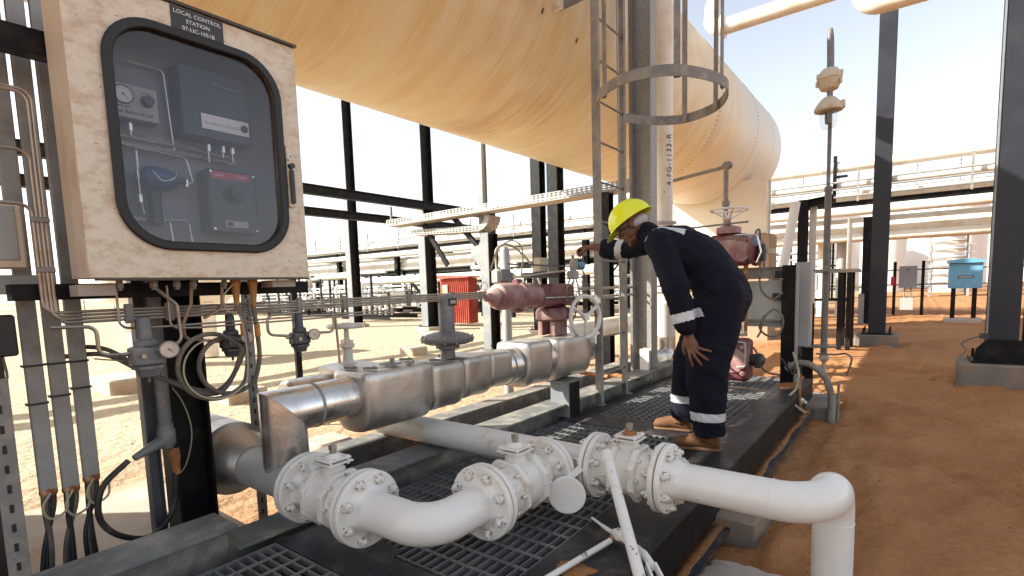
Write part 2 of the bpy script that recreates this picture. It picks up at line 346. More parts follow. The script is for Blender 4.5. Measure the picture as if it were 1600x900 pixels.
def remesh(mb, voxel, smooth=6, fac=.5, disp=None):
    """one continuous skin from overlapping closed shapes"""
    me = bpy.data.meshes.new('tmp'); me.from_pydata(mb.v, [], mb.f); fixn(me)
    o = bpy.data.objects.new('tmp', me); COL.objects.link(o)
    r = o.modifiers.new('r', 'REMESH'); r.mode = 'VOXEL'; r.voxel_size = voxel
    if smooth:
        q = o.modifiers.new('s', 'SMOOTH'); q.factor = fac; q.iterations = smooth
    bpy.context.view_layer.update(); dg = bpy.context.evaluated_depsgraph_get()
    m2 = bpy.data.meshes.new_from_object(o.evaluated_get(dg)); bpy.data.objects.remove(o)
    out = MB(); m2.update(); nn = [v.normal.copy() for v in m2.vertices]
    for v, n in zip(m2.vertices, nn):
        p = v.co.copy()
        if disp: p = p+n*disp(p, n)
        out.v.append(p)
    out.f = [list(p.vertices) for p in m2.polygons]; bpy.data.meshes.remove(m2); bpy.data.meshes.remove(me)
    return out
# ================================================================== SETTING
def sand_mat():
    m = bpy.data.materials.new('desert_sand'); m.use_nodes = True; t = m.node_tree; N = t.nodes; L = t.links; b = N['Principled BSDF']
    b.inputs['Roughness'].default_value = .95; b.inputs['Specular IOR Level'].default_value = .15
    tc = N.new('ShaderNodeTexCoord'); n1 = N.new('ShaderNodeTexNoise'); n1.inputs['Scale'].default_value = .9; n1.inputs['Detail'].default_value = 7; L.new(tc.outputs['Object'], n1.inputs[0])
    cr = N.new('ShaderNodeValToRGB'); cr.color_ramp.elements[0].position = .3; cr.color_ramp.elements[0].color = (.34, .150, .058, 1); cr.color_ramp.elements[1].position = .72; cr.color_ramp.elements[1].color = (.44, .222, .098, 1)
    L.new(n1.outputs[0], cr.inputs[0])
    # sun and shade put into the colour: left yard paler, right sand darker
    sx = N.new('ShaderNodeSeparateXYZ'); L.new(tc.outputs['Object'], sx.inputs[0])
    n4 = N.new('ShaderNodeTexNoise'); n4.inputs['Scale'].default_value = .35; L.new(tc.outputs['Object'], n4.inputs[0])
    ad = N.new('ShaderNodeMath'); ad.operation = 'MULTIPLY_ADD'; L.new(n4.outputs[0], ad.inputs[0]); ad.inputs[1].default_value = 3.; L.new(sx.outputs[0], ad.inputs[2])
    mr = N.new('ShaderNodeMapRange'); mr.inputs[1].default_value = -.6; mr.inputs[2].default_value = -4.; mr.inputs[3].default_value = 0; mr.inputs[4].default_value = 1; L.new(ad.outputs[0], mr.inputs[0])
    mx = N.new('ShaderNodeMix'); mx.data_type = 'RGBA'; L.new(mr.outputs[0], mx.inputs[0]); L.new(cr.outputs[0], mx.inputs[6]); mx.inputs[7].default_value = (.47, .375, .255, 1)
    # grit
    n2 = N.new('ShaderNodeTexNoise'); n2.inputs['Scale'].default_value = 38; n2.inputs['Detail'].default_value = 8; L.new(tc.outputs['Object'], n2.inputs[0])
    r2_ = N.new('ShaderNodeMapRange'); r2_.inputs[1].default_value = .3; r2_.inputs[2].default_value = .7; r2_.inputs[3].default_value = .86; r2_.inputs[4].default_value = 1.1; L.new(n2.outputs[0], r2_.inputs[0])
    vm = N.new('ShaderNodeVectorMath'); vm.operation = 'SCALE'; L.new(mx.outputs[2], vm.inputs[0]); L.new(r2_.outputs[0], vm.inputs['Scale'])
    vo = N.new('ShaderNodeTexNoise'); vo.inputs['Scale'].default_value = 75; vo.inputs['Detail'].default_value = 2; L.new(tc.outputs['Object'], vo.inputs[0])
    vr = N.new('ShaderNodeMapRange'); vr.inputs[1].default_value = .70; vr.inputs[2].default_value = .74; L.new(vo.outputs[0], vr.inputs[0])
    m3 = N.new('ShaderNodeMix'); m3.data_type = 'RGBA'; L.new(vr.outputs[0], m3.inputs[0]); L.new(vm.outputs[0], m3.inputs[6]); m3.inputs[7].default_value = (.12, .08, .05, 1)
    L.new(m3.outputs[2], b.inputs['Base Color'])
    n3 = N.new('ShaderNodeTexNoise'); n3.inputs['Scale'].default_value = 5; n3.inputs['Detail'].default_value = 10; n3.inputs['Roughness'].default_value = .6; L.new(tc.outputs['Object'], n3.inputs[0])
    bp = N.new('ShaderNodeBump'); bp.inputs['Distance'].default_value = .10; bp.inputs['Strength'].default_value = .9; L.new(n3.outputs[0], bp.inputs['Height']); L.new(bp.outputs[0], b.inputs['Normal'])
    return m
MT['sand'] = sand_mat()
def axis_vals(lo, hi, a, b, fine, coarse_n):
    v = []; 
    for k in range(coarse_n+1): v.append(lo+(a-lo)*(1-(1-k/coarse_n)**3))
    n = int((b-a)/fine)
    for k in range(1, n+1): v.append(a+k*fine)
    for k in range(1, coarse_n+1): v.append(b+(hi-b)*(k/coarse_n)**3)
    return v
_fr = random.Random(5); FOOT = []
for k in range(26):
    t = k*.36; FOOT.append((.35+.14*(k % 2)+.25*math.sin(t*.5)+_fr.uniform(-.03, .03), 2.0+t, _fr.uniform(-.3, .3)))
for k in range(16): FOOT.append((_fr.uniform(-.4, 1.8), _fr.uniform(2.5, 9), _fr.uniform(-1.5, 1.5)))
def ground_h(x, y):
    d = math.hypot(x, y); amp = 1 if d < 40 else max(0, 1-(d-40)/60)
    h = .030*noise.noise(V((x*.9, y*.9, 0)))+.022*noise.noise(V((x*2.6, y*1.9, 3)))
    # wind/foot dimples on the loose sand to the right
    if x > -1.2:
        w = min(1, (x+1.2)/.6)
        rr = noise.noise(V((x*4.2+noise.noise(V((x*2, y*2, 9)))*1.2, y*3.6, 5)))
        h += w*(.060*max(0, rr)-.035*max(0, -rr)**.7+.012*noise.noise(V((x*11, y*8, 1))))
    if -.5 < x < 2.2 and 1.5 < y < 12:
        for fx, fy, fa in FOOT:
            dx, dy = x-fx, y-fy
            if dx*dx+dy*dy < .09:
                u = dx*math.cos(fa)-dy*math.sin(fa); v = dx*math.sin(fa)+dy*math.cos(fa); q = (u/.065)**2+(v/.15)**2
                h += -.030*math.exp(-q*q)+.014*math.exp(-(q-2.2)**2)
    if -3.6 < x < -.5 and -2 < y < 6.8: h = h*.25-.03
    return (h-.012)*amp
gx = axis_vals(-900, 700, -5, 3.6, .045, 26); gy = axis_vals(-300, 1500, .8, 10, .045, 26)
vs = [(x, y, ground_h(x, y)) for y in gy for x in gx]; nx = len(gx)
fs = [(j*nx+i, j*nx+i+1, (j+1)*nx+i+1, (j+1)*nx+i) for j in range(len(gy)-1) for i in range(nx-1)]
tag(MB().add(vs, fs).build('ground', 'sand', ang=180), None, None, kind='structure')
mb = MB()
for k in range(460):
    x, y = (rnd.uniform(-.5, 2.6), rnd.uniform(1.8, 11)) if k % 2 else (rnd.uniform(-14, -2.8), rnd.uniform(1.0, 14))
    s_ = rnd.uniform(.002, .0065)*(1+.05*y)*(1 if x > -1 else 1.6); mb.ell((x, y, ground_h(x, y)+s_*.15), (s_*rnd.uniform(.8, 1.7), s_, s_*.6), nu=6, nv=4)
tag(mb.build('pebbles', 'brown', ang=20), 'small dark stones scattered over the sand', 'stones', kind='stuff')
# concrete slab under the posts behind the skid
tag(MB().cbox(-4.3, -2.52, -1.2, 1.35, -.06, .05, .015).build('paving_slab', 'concl'), None, None, kind='structure')

# ================================================================== SKID
sk = T('steel_skid', 'low steel equipment skid with dark grated walkway deck the man stands on', 'skid', (-1.45, 3, 0))
DZ = .28
mb = MB(); mb.hbeam((-.90, -1.6, DZ-.12), (-.90, 6.22, DZ-.12), .2, .2, .014); mb.bb(-1.03, -.775, -1.6, 6.22, DZ-.012, DZ+.001); 
mb.bb(-.774, -.70, -1.6, 6.22, .035, .05); mb.build('side_beam', 'deck', sk); MB().bb(-.787, -.7745, -1.6, 6.22, DZ-.20, DZ-.0125).build('beam_web', 'black', sk)
# wind-blown sand lying on the lower flange
mb = MB(); ys = [-.2+k*.06 for k in range(106)]; vs = []; 
for y in ys:
    w = .046+.014*noise.noise(V((0, y*9, 0)))+.024*noise.noise(V((4, y*2.4, 0)))
    vs += [(-.774, y, .052), (-.774, y, .057+.004*noise.noise(V((1, y*3, 0)))), (-.774+w*.6, y, .0555), (-.774+w, y, .0515)]
fs = [(4*i+k, 4*i+k+1, 4*i+5+k, 4*i+4+k) for i in range(len(ys)-1) for k in range(3)]
tag(mb.add(vs, fs).build('sand_drift', 'sand', ang=180), 'strip of orange sand lying along the lower flange of the skid beam', 'sand', kind='stuff')
mb = MB(); mb.hbeam((-2.26, -1.6, .285), (-2.26, .95, .285), .22, .23, .016); mb.hbeam((-2.26, 1.62, .277), (-2.26, 6.2, .277), .22, .23, .016); mb.hbeam((-2.26, .95, .24), (-2.26, 1.62, .24), .2, .12, .014)
mb.build('channel_beam', 'greybeam', sk, bev=.003)
mb = MB()
for y in (-1.5, .25, 1.16, 3.58, 5.38, 6.2): mb.bb(-2.15, -1.04, y-.05, y+.05, .04, DZ-.035)
mb.build('cross_member', 'deck', sk)
mb = MB()
mb.bb(-1.60, -1.0305, .26, 1.28, DZ-.01, DZ-.001); mb.bb(-2.14, -1.602, 1.085, 1.34, DZ-.01, DZ-.001); mb.bb(-1.098, -1.0305, 1.281, 3.439, DZ-.01, DZ-.001); mb.bb(-2.14, -1.0305, 3.44, 3.75, DZ-.01, DZ-.001); mb.bb(-2.14, -2.0, 3.752, 6.2, DZ-.01, DZ-.001)
mb.bb(-1.998, -1.0305, 5.30, 5.44, DZ-.01, DZ-.001); mb.bb(-2.14, -1.86, 1.342, 1.62, DZ-.01, DZ-.001)
mb.bb(-1.60, -1.0305, -1.6, -.9, DZ-.01, DZ-.001)
mb.build('deck_plate', 'deck', sk)
def grating(x0, x1, y0, y1, along, pb, pr, m='grate', h=.03, t=.005):
    mb = MB(); z = DZ-.003
    mb.bb(x0, x1, y0, y0+t, z-h, z); mb.bb(x0, x1, y1-t, y1, z-h, z); mb.bb(x0, x0+t, y0+t, y1-t, z-h, z); mb.bb(x1-t, x1, y0+t, y1-t, z-h, z)
    if along == 'y':
        n = int((x1-x0)/pb)
        for i in range(1, n): x = x0+(x1-x0)*i/n; mb.bb(x-t/2, x+t/2, y0+t, y1-t, z-h, z-.001)
        n = int((y1-y0)/pr)
        for i in range(1, n): y = y0+(y1-y0)*i/n; mb.bb(x0+t, x1-t, y-.004, y+.004, z-.007, z+.0015)
    else:
        n = int((y1-y0)/pb)
        for i in range(1, n): y = y0+(y1-y0)*i/n; mb.bb(x0+t, x1-t, y-t/2, y+t/2, z-h, z-.001)
        n = int((x1-x0)/pr)
        for i in range(1, n): x = x0+(x1-x0)*i/n; mb.bb(x-.004, x+.004, y0+t, y1-t, z-.007, z+.0015)
    return mb.build('grating_panel', m, sk, smooth=False)
grating(-2.12, -1.61, -.9, 1.08, 'x', .042, .10)
grating(-1.60, -1.04, -.9, .255, 'x', .042, .10)
grating(-1.85, -1.10, 1.30, 3.43, 'y', .042, .10)
grating(-2.13, -1.86, 1.63, 3.43, 'y', .042, .10)
grating(-1.99, -1.04, 3.76, 5.29, 'y', .056, .075, t=.0085)
grating(-1.99, -1.04, 5.45, 6.16, 'y', .056, .075, t=.0085)
# dark sheet below the grating, standing in for the shade under the deck
MB().bb(-2.14, -.99, -1.6, 6.2, .03, .038).build('under_deck_shade', 'dark', sk)
def blob(name, cx, cy, z, rx, ry, seed, m, label, cat, kind='stuff', th=.004):
    n = 42; pts = []
    for i in range(n):
        a = 2*math.pi*i/n; k = 1+.45*noise.noise(V((math.cos(a)*1.6+seed, math.sin(a)*1.6, seed)))+.18*noise.noise(V((math.cos(a)*6, math.sin(a)*6, seed)))
        pts.append((cx+rx*k*math.cos(a), cy+ry*k*math.sin(a)))
    vs = [(x, y, z) for x, y in pts]+[(cx+(x-cx)*.7, cy+(y-cy)*.7, z+th) for x, y in pts]+[(cx, cy, z+th*1.3)]
    fs = [(i, (i+1) % n, n+(i+1) % n, n+i) for i in range(n)]+[(n+i, n+(i+1) % n, 2*n) for i in range(n)]
    return tag(MB().add(vs, fs).build(name, m, ang=180), label, cat, kind=kind)
blob('sand_patch', -.955, 1.60, DZ+.0012, .075, .06, 3, 'sand', 'patch of orange sand spilled on the dark deck under the leaning bars', 'sand')
blob('sand_patch', -1.50, 1.08, DZ, .07, .06, 8, 'sand', 'small patch of orange sand on the deck plate below the pipe bend', 'sand')
blob('sand_patch', -.93, 5.72, DZ+.001, .10, .17, 5, 'sand', 'patch of orange sand on the deck at the foot of the far black post', 'sand')
# supports of the skid
top(MB().cbox(-.95, -.58, 2.75, 3.2, -.05, .10, .01), 'concrete_block', 'concrete', 'grey concrete block under the near skid edge behind the white elbow', 'block', (-.8, 3, 0))
top(MB().cbox(-.95, -.55, 5.75, 6.5, -.05, .09, .012), 'concrete_block', 'concrete', 'grey concrete block at the far corner of the skid beside the conduit', 'block', (-.8, 6.1, 0))
blob('concrete_spill', -.52, 2.32, .006, .26, .17, 12, 'concl', 'broken pale concrete patch in the sand beside the white riser pipe', 'concrete', None, .03)

# ================================================================== WHITE PIPEWORK
PZ = .475; PR = .078; FR = .152; FT = .027
_bolt = None
def bolt_mesh():
    global _bolt
    if _bolt: return _bolt
    mb = MB(); L = .027
    for s in (1, -1):
        mb.lathe([(.0225, 0), (.0225, .003)], (0, 0, s*L), (0, 0, s), 18); mb.lathe([(.0195, .003), (.0205, .006), (.0205, .019), (.017, .022)], (0, 0, s*L), (0, 0, s), 6)
    mb.lathe([(.009, -L-.037), (.011, -L-.034), (.011, L+.034), (.009, L+.037)], (0, 0, 0), (0, 0, 1), 12)
    o = mb.build('bolt', 'bolt'); _bolt = o.data; bpy.data.objects.remove(o); return _bolt
def bolts(par, c, ax, n=8, R=.120, off=None, data=None):
    x, y, d = basis(ax); o0 = origin(par); a0 = math.pi/n
    for k in range(n):
        a = a0+2*math.pi*k/n; p = V(c)+(x*math.cos(a)+y*math.sin(a))*R
        b = bpy.data.objects.new('bolt', data or bolt_mesh()); COL.objects.link(b); b.parent = par; b.location = p-o0
        b.rotation_euler = (d.to_track_quat('Z', 'Y') @ __import__('mathutils').Quaternion((0, 0, 1), rnd.uniform(0, 6))).to_euler()
def flange(par, c, ax, hub=.06, m='white', R=FR, pr=PR, bolt=False):
    """disc whose mating face is at c, hub pointing along ax"""
    mb = MB(); mb.lathe([(.105, 0), (.105, .0035), (R-.003, .0035), (R, .0065), (R, FT-.004), (R-.004, FT), (pr+.030, FT), (pr+.016, FT+.012), (pr+.004, FT+hub*.7), (pr+.002, FT+hub)], c, ax, 48)
    f = mb.build('flange', m, par)
    if bolt: bolts(f, c, ax)
    return f
def ball_valve(c, ax, half, label, m='whiterust', rusty=False):
    c = V(c); ax = V(ax).normalized(); r = T('ball_valve', label, 'valve', c, 'white flanged ball valves')
    for s in (1, -1): flange(r, c+ax*s*half, ax*-s, .03, m, bolt=True)
    mb = MB(); mb.lathe([(PR, -half+.02), (.098, -half*.62), (.108, -half*.30), (.108, half*.30), (.098, half*.62), (PR, half-.02)], c, ax, 40); 
    mb.build('body', m, r)
    mb = MB()
    for s, w in ((.22, .030), (-.38, .024)): mb.lathe([(.124, 0), (.131, .004), (.131, w), (.124, w+.004)], c+ax*half*s, ax, 8, a0=math.pi/8)
    mb.build('body_collar', m, r, ang=25)
    x, y, d = basis(ax); mb = MB()
    for s in (.30, -.42):
        for k in range(8):
            a = 2*math.pi*k/8; p = c+ax*half*s+(x*math.cos(a)+y*math.sin(a))*.112
            mb.lathe([(.008, -.016), (.008, .034)], p, ax, 6)
    mb.build('collar_studs', 'bolt', r)
    mb = MB(); mb.lathe([(.05, .07), (.046, .125), (.036, .135), (.036, .150)], c, (0, 0, 1), 20); mb.build('bonnet', m, r)
    pl = MB(); pl.cbox(c.x-.060, c.x+.060, c.y-.060, c.y+.060, c.z+.150, c.z+.157, .003); pl.cbox(c.x-.055, c.x+.055, c.y-.06, c.y+.055, c.z+.166, c.z+.172, .003)
    for sx in (-1, 1):
        for sy in (-1, 1): pl.cyl((c.x+sx*.042, c.y+sy*.042, c.z+.14), (c.x+sx*.042, c.y+sy*.042, c.z+.178), .006, seg=8)
    pl.build('mounting_plate', m, r)
    st = MB(); st.lathe([(.034, .172), (.034, .179), (.026, .184), (.024, .190)], c, (0, 0, 1), 18); st.build('gland', 'rust' if rusty else m, r)
    st = MB(); st.lathe([(.013, .188), (.013, .205)], c, (0, 0, 1), 12); st.box((c.x, c.y, c.z+.212), (.024, .024, .022)); st.build('stem', 'steelbolt', r)
    return r
HY = 2.18; MX = -1.34; LY = 1.24
ball_valve((-.9975, HY, PZ), (1, 0, 0), .1675, 'white flanged ball valve with rusty stem plate, nearest the man’s boots'.replace('’', "'"), rusty=True)
ball_valve((MX, 1.765, PZ), (0, 1, 0), .22, 'white flanged ball valve between the pipe bend and the crossing header pipe')
ball_valve((-1.90, LY, PZ), (1, 0, 0), .20, 'leftmost white flanged ball valve, next to the grey clad pipe')
# riser pipe
r = T('riser_pipe', 'smooth white pipe with double elbow that turns down into the sand', 'pipe', (-.23, 2.52, 0))
flange(r, (-.83, HY, PZ), (1, 0, 0), .07)
mb = MB(); mb.tube(fillet([(-.75, HY, PZ), (-.225, HY, PZ), (-.225, HY+.34, PZ), (-.225, HY+.34, -.25)], .165, 14), PR, 40); mb.build('pipe', 'white', r, ang=60)
mb = MB()
for p, d in (((-.40, HY, PZ), (1, 0, 0)), ((-.225, HY+.34, PZ-.172), (0, 0, 1))): mb.ring(p, d, PR, .0022, 40, 6)
mb.ring((-.225, HY+.17, PZ), (0, 1, 0), PR, .0022, 40, 6)
mb.build('weld_seam', 'white', r)
# bend
r = T('pipe_bend', 'white flanged ninety degree pipe bend in the near foreground', 'pipe', (MX, LY, PZ))
flange(r, (MX, 1.545, PZ), (0, -1, 0), .03); flange(r, (-1.70, LY, PZ), (1, 0, 0), .03)
mb = MB(); mb.tube(fillet([(MX, 1.49, PZ), (MX, LY, PZ), (-1.645, LY, PZ)], .245, 20), PR, 40); mb.build('pipe', 'white', r, ang=60)
# header
r = T('header_pipe', 'long white header pipe crossing under the clad line to the near valves', 'pipe', (-1.9, HY, PZ))
flange(r, (-1.165, HY, PZ), (-1, 0, 0), .03); flange(r, (MX, 1.985, PZ), (0, 1, 0), .03)
mb = MB(); mb.tube([(-1.21, HY, PZ), (-2.75, HY, PZ)], PR, 40); mb.build('pipe', 'whiterust', r)
mb = MB(); mb.tube([(MX, 2.03, PZ), (MX, HY-.01, PZ)], PR*.98, 32); mb.ring((MX, HY-.085, PZ), (0, 1, 0), PR*.99, .006, 36, 8); mb.build('branch', 'whiterust', r)
r = T('pipe_support', 'bolted steel angle bracket under the white header pipe at the channel beam', 'bracket', (-2.2, HY-.1, .4))
MB().bb(-2.66, -2.38, HY+.085, HY+.095, .12, .52).build('plate', 'galvd', r)
mb = MB()
for x, z in ((-2.60, .30), (-2.52, .22), (-2.46, .34)): mb.cyl((x, HY+.068, z+.14), (x, HY+.084, z+.14), .018, seg=6)
mb.build('bolt_heads', 'steelbolt', r)
# blind disc
r = T('blind_disc', 'round white spade disc hanging beside the flange of the near valve', 'disc', (-1.17, 1.95, .46))
d = V((.42, -.85, .06)).normalized(); c = V((-1.185, 1.93, .405)); x, y, _ = basis(d)
MB().lathe([(.080, 0), (.084, .003), (.084, .009), (.080, .012)], c, d, 48).build('disc', 'white', r)
MB().bar(c+V((.0, .01, .07)), (-1.17, 2.03, .50), .03, .010, d).build('handle_tab', 'white', r)
# loose bars on the deck
r = T('lever_bar', 'long chipped white pipe lever leaning from the near valve down to the deck edge', 'lever', (-.9, 1.8, DZ))
MB().tube([(-1.02, 1.995, .600), (-.66, 1.57, .262)], .0215, 20).build('shaft', 'chip', r); MB().tube([(-1.025, 2.00, .605), (-.995, 1.965, .577)], .0245, 18).build('socket', 'whiterust', r)
r = T('bent_bar', 'thin chipped white bar with a kinked end lying along the deck plate', 'bar', (-.95, 1.6, DZ))
MB().tube(fillet([(-.925, 1.83, .305), (-.94, 1.735, .306), (-.985, 1.46, .302), (-1.04, 1.15, .30)], .03, 5), .0115, 14).build('shaft', 'chip', r)
MB().cyl((-.93, 1.845, .305), (-.915, 1.875, .306), .014, seg=12).build('ferrule', 'rust', r)
r = T('clamp_bar', 'short scuffed white clamp bar with forked end crossing the deck edge', 'bar', (-.9, 1.8, DZ))
MB().tube(spline([(-1.08, 1.965, .310), (-.97, 1.895, .315), (-.865, 1.83, .325), (-.77, 1.775, .33), (-.70, 1.715, .315)], 5), [.006]*4+[.009]*6+[.012]*6+[.016]*5, 14).build('shaft', 'chip', r)
mb = MB()
for s in (-1, 1): mb.bar((-.71+s*.012, 1.72+s*.010, .318), (-.655+s*.014, 1.665+s*.012, .290), .008, .03)
mb.build('fork', 'chip', r); MB().cyl((-.69, 1.655, .298), (-.64, 1.70, .298), .006, seg=8).build('fork_pin', 'rust', r)
MB().box((-.905, 1.865, .322), (.05, .04, .035), Matrix.Rotation(-.5, 3, 'Z')).build('clamp_block', 'chip', r, bev=.006)

# ================================================================== CLAD LINE
CX = -2.30; CZ = .79
r = T('clad_pipe', 'shiny aluminium clad insulated line with mitred elbow and boxed valves', 'insulated pipe', (CX, 2.4, CZ))
mb = MB(); yc = 1.255; R = .102; S = 40; vs = []
for k in range(S):
    a = 2*math.pi*k/S; dx, dy = R*math.cos(a), R*math.sin(a); vs.append((CX+dx, yc+dy, .50))
for k in range(S):
    a = 2*math.pi*k/S; dx, dy = R*math.cos(a), R*math.sin(a); vs.append((CX+dx, yc+dy, CZ-dy))
mb.add(vs, [(k, (k+1) % S, S+(k+1) % S, S+k) for k in range(S)]+[tuple(range(S-1, -1, -1))]); mb.build('elbow_drop', 'clad', r)
mb = MB(); R = .106; vs = []
for k in range(S):
    a = 2*math.pi*k/S; dx, dz = R*math.cos(a), R*math.sin(a); vs.append((CX+dx, yc-dz-.003, CZ+dz))
for k in range(S):
    a = 2*math.pi*k/S; vs.append((CX+R*math.cos(a), 1.62, CZ+R*math.sin(a)))
mb.add(vs, [(k, (k+1) % S, S+(k+1) % S, S+k) for k in range(S)]+[tuple(range(S-1, -1, -1)), tuple(range(S, 2*S))])
mb.lathe([(.106, 0), (.1085, .004), (.106, .008)], (CX, 1.60, CZ), (0, 1, 0), 40); mb.build('elbow_run', 'clad', r)
def boxcover(y0, y1, hw, zt, zb, m='cladflat', taper=0, cham=.02):
    """insulation cover: squarish top, rounded belly, soft ends, slightly dented sheet"""
    N_ = 44; cz = (zt+zb)/2; hz = (zt-zb)/2; sec = []
    for k in range(N_):
        a = 2*math.pi*k/N_; c_, s_ = math.cos(a), math.sin(a); e = .20 if s_ > 0 else .55
        sec.append((hw*math.copysign(abs(c_)**e, c_), hz*math.copysign(abs(s_)**(.22 if s_ > 0 else .80), s_)))
    rows = [(0, .80), (.003, .88), (.010, .97), (.018, 1.0)]; L = y1-y0; rr = [(y0+d, s) for d, s in rows]+[(y0+L*t, 1+.012*math.sin(t*9)) for t in (.2, .35, .5, .65, .8)]+[(y1-d, s*(1-taper)) for d, s in rows[::-1]]
    vs = []
    for y, s in rr:
        for k, (px, pz) in enumerate(sec):
            w = 1+.035*noise.noise(V((px*9+y0*7, y*8, pz*9)))*(s > .9); vs.append((CX+px*s*w, y, cz+pz*s*w))
    n = len(rr); fs = [(j_*N_+i_, j_*N_+(i_+1) % N_, (j_+1)*N_+(i_+1) % N_, (j_+1)*N_+i_) for j_ in range(n-1) for i_ in range(N_)]+[tuple(range(N_-1, -1, -1)), tuple(range((n-1)*N_, n*N_))]
    return MB().add(vs, fs).build('valve_cover', m, r, ang=50)
boxcover(1.62, 2.08, .150, .925, .60)
boxcover(2.08, 2.36, .150, .90, .62, taper=.03)
boxcover(2.36, 2.62, .145, .905, .64)
boxcover(2.62, 2.86, .140, .90, .66, taper=.05)
boxcover(3.02, 3.34, .155, .93, .60)
boxcover(3.42, 3.95, .15, .92, .58)
mb = MB()
for y0, y1, rr in ((2.82, 3.06, .13), (3.30, 3.46, .14), (3.9, 4.22, .115)): mb.lathe([(rr-.005, 0), (rr, .004), (rr, y1-y0-.004), (rr-.004, y1-y0)], (CX, y0, CZ-.02), (0, 1, 0), 36)
mb.build('pipe_cladding', 'clad', r)
mb = MB()   # strap bands over the joints
for y, rr in ((1.40, .1075), (2.90, .1315), (3.0, .1315), (4.02, .1165), (4.14, .1165)): mb.lathe([(rr, 0), (rr+.002, .002), (rr+.002, .014), (rr, .016)], (CX, y, CZ if y < 2 else CZ-.02), (0, 1, 0), 36)
mb.build('strap', 'galv', r)
mb = MB()   # toggle latches and a square cut-out flap
for x, y, a in ((-2.22, 1.70, .4), (-2.33, 1.66, .2), (-2.20, 1.95, -.3), (-2.32, 2.03, .5), (-2.25, 2.2, .3), (-2.3, 2.75, .2)):
    mb.box((x, y, .935 if y < 2.08 else .912), (.075, .022, .010), Matrix.Rotation(a, 3, 'Z')); mb.cyl((x+.03, y, .93), (x+.03, y, .948), .007, seg=8)
mb.box((-2.25, 1.86, .935), (.10, .075, .006), Matrix.Rotation(.3, 3, 'Z')); mb.cyl((-2.25, 1.87, .93), (-2.25, 1.87, .965), .014, seg=6)
mb.build('latch', 'galvd', r)
# grey clad pipe that the left valve joins
r = T('grey_clad_pipe', 'fat grey clad pipe with conical reducer running off to the left of the leftmost valve', 'insulated pipe', (-2.9, LY, PZ))
flange(r, (-2.10, LY, PZ), (-1, 0, 0), .03)
MB().lathe([(.080, 0), (.098, .05), (.098, .44)], (-2.15, LY, PZ+.005), (-1, 0, 0), 40).build('pipe', 'lgrey', r)
MB().lathe([(.100, 0), (.104, .004), (.165, .19), (.19, .21), (.19, .34), (.187, .345), (.19, .35), (.19, .62), (.15, .64)], (-2.58, LY, PZ+.01), (-1, 0, 0), 48).build('reducer_cladding', 'cladflat', r)
MB().lathe([(.13, 0), (.13, .42), (.10, .44), (.10, .5)], (-3.2, LY, PZ+.01), (-1, 0, 0), 36).build('far_cladding', 'clad', r)
# second clad line behind
r = T('rear_clad_pipe', 'round aluminium clad pipe end behind the mitred elbow', 'insulated pipe', (-2.72, 1.9, .72))
MB().lathe([(.10, 0), (.12, .02), (.12, .30), (.117, .305), (.12, .31), (.12, .62)], (-2.72, 1.50, .74), (0, 1, 0), 40).build('pipe_cladding', 'clad', r)
MB().cbox(-2.84, -2.50, 1.78, 2.05, .66, .90, .02).build('valve_cover', 'cladflat', r)
# support post of the clad line
r = T('pipe_stand', 'short black steel stand carrying the clad line on the channel beam', 'stand', (-2.26, 3.6, .28))
mb = MB(); mb.bb(-2.27, -2.13, 3.54, 3.70, .284, .56); mb.build('post', 'black', r); MB().bb(-2.30, -2.13, 3.525, 3.537, .284, .56).build('side_flange', 'palecol', r); MB().bb(-2.38, -2.12, 3.5, 3.74, .561, .575).build('saddle', 'galvd', r)
# beam behind (grey)
top(MB().hbeam((-2.75, 1.7, .30), (-2.75, 7.4, .30), .16, .18, .014), 'sleeper_beam', 'greybeam', 'second grey steel beam lying behind the clad line in the sun', 'beam', (-2.75, 4, .3), bev=.002)

# ================================================================== INSTRUMENTS ON THE CLAD LINE
r = T('diaphragm_actuator', 'grey round diaphragm actuator with tall spring housing on the clad line', 'actuator', (CX, 2.36, .9))
MB().lathe([(.045, .90), (.045, .955), (.075, .965), (.075, .985)], (CX, 2.36, 0), (0, 0, 1), 24).build('yoke', 'greypaint', r)
MB().lathe([(.07, .985), (.13, .992), (.165, 1.010), (.168, 1.016), (.168, 1.030), (.16, 1.034), (.13, 1.052), (.075, 1.066), (.055, 1.07)], (CX, 2.36, 0), (0, 0, 1), 56).build('diaphragm_case', 'greypaint', r)
mb = MB()
for k in range(14):
    a = 2*math.pi*k/14; p = V((CX+.158*math.cos(a), 2.36+.158*math.sin(a), 1.0)); mb.cyl(p, p+V((0, 0, .045)), .006, seg=6)
mb.build('case_bolts', 'steelbolt', r)
MB().lathe([(.050, 1.065), (.050, 1.29), (.046, 1.297)], (CX, 2.36, 0), (0, 0, 1), 28).build('spring_housing', 'greypaint', r)
p = MB().bb(CX+.047, CX+.053, 2.335, 2.40, 1.23, 1.275).build('nameplate', 'dark', r)
MB().bb(CX+.0535, CX+.055, 2.343, 2.392, 1.242, 1.264).build('nameplate_face', 'lgrey', p)
def handwheel(par, c, ax, R, rt, m, spokes=3, hub=.02, dish=0):
    x, y, d = basis(ax); c = V(c); mb = MB(); mb.ring(c, ax, R, rt, 44, 10)
    for k in range(spokes):
        a = 2*math.pi*k/spokes+.5; e = c+(x*math.cos(a)+y*math.sin(a))*R; mb.tube([c-d*dish, e], rt*.8, 8)
    mb.lathe([(hub, -.015), (hub, .02)], c-d*dish, ax, 16); return mb.build('handwheel', m, par)
r = T('gate_valve', 'old white gate valve with flat round handwheel behind the clad boxes', 'valve', (-2.72, 1.92, .9))
w = handwheel(r, (-2.72, 1.92, 1.128), (0, 0, 1), .10, .013, 'whiterust', 5, .028)
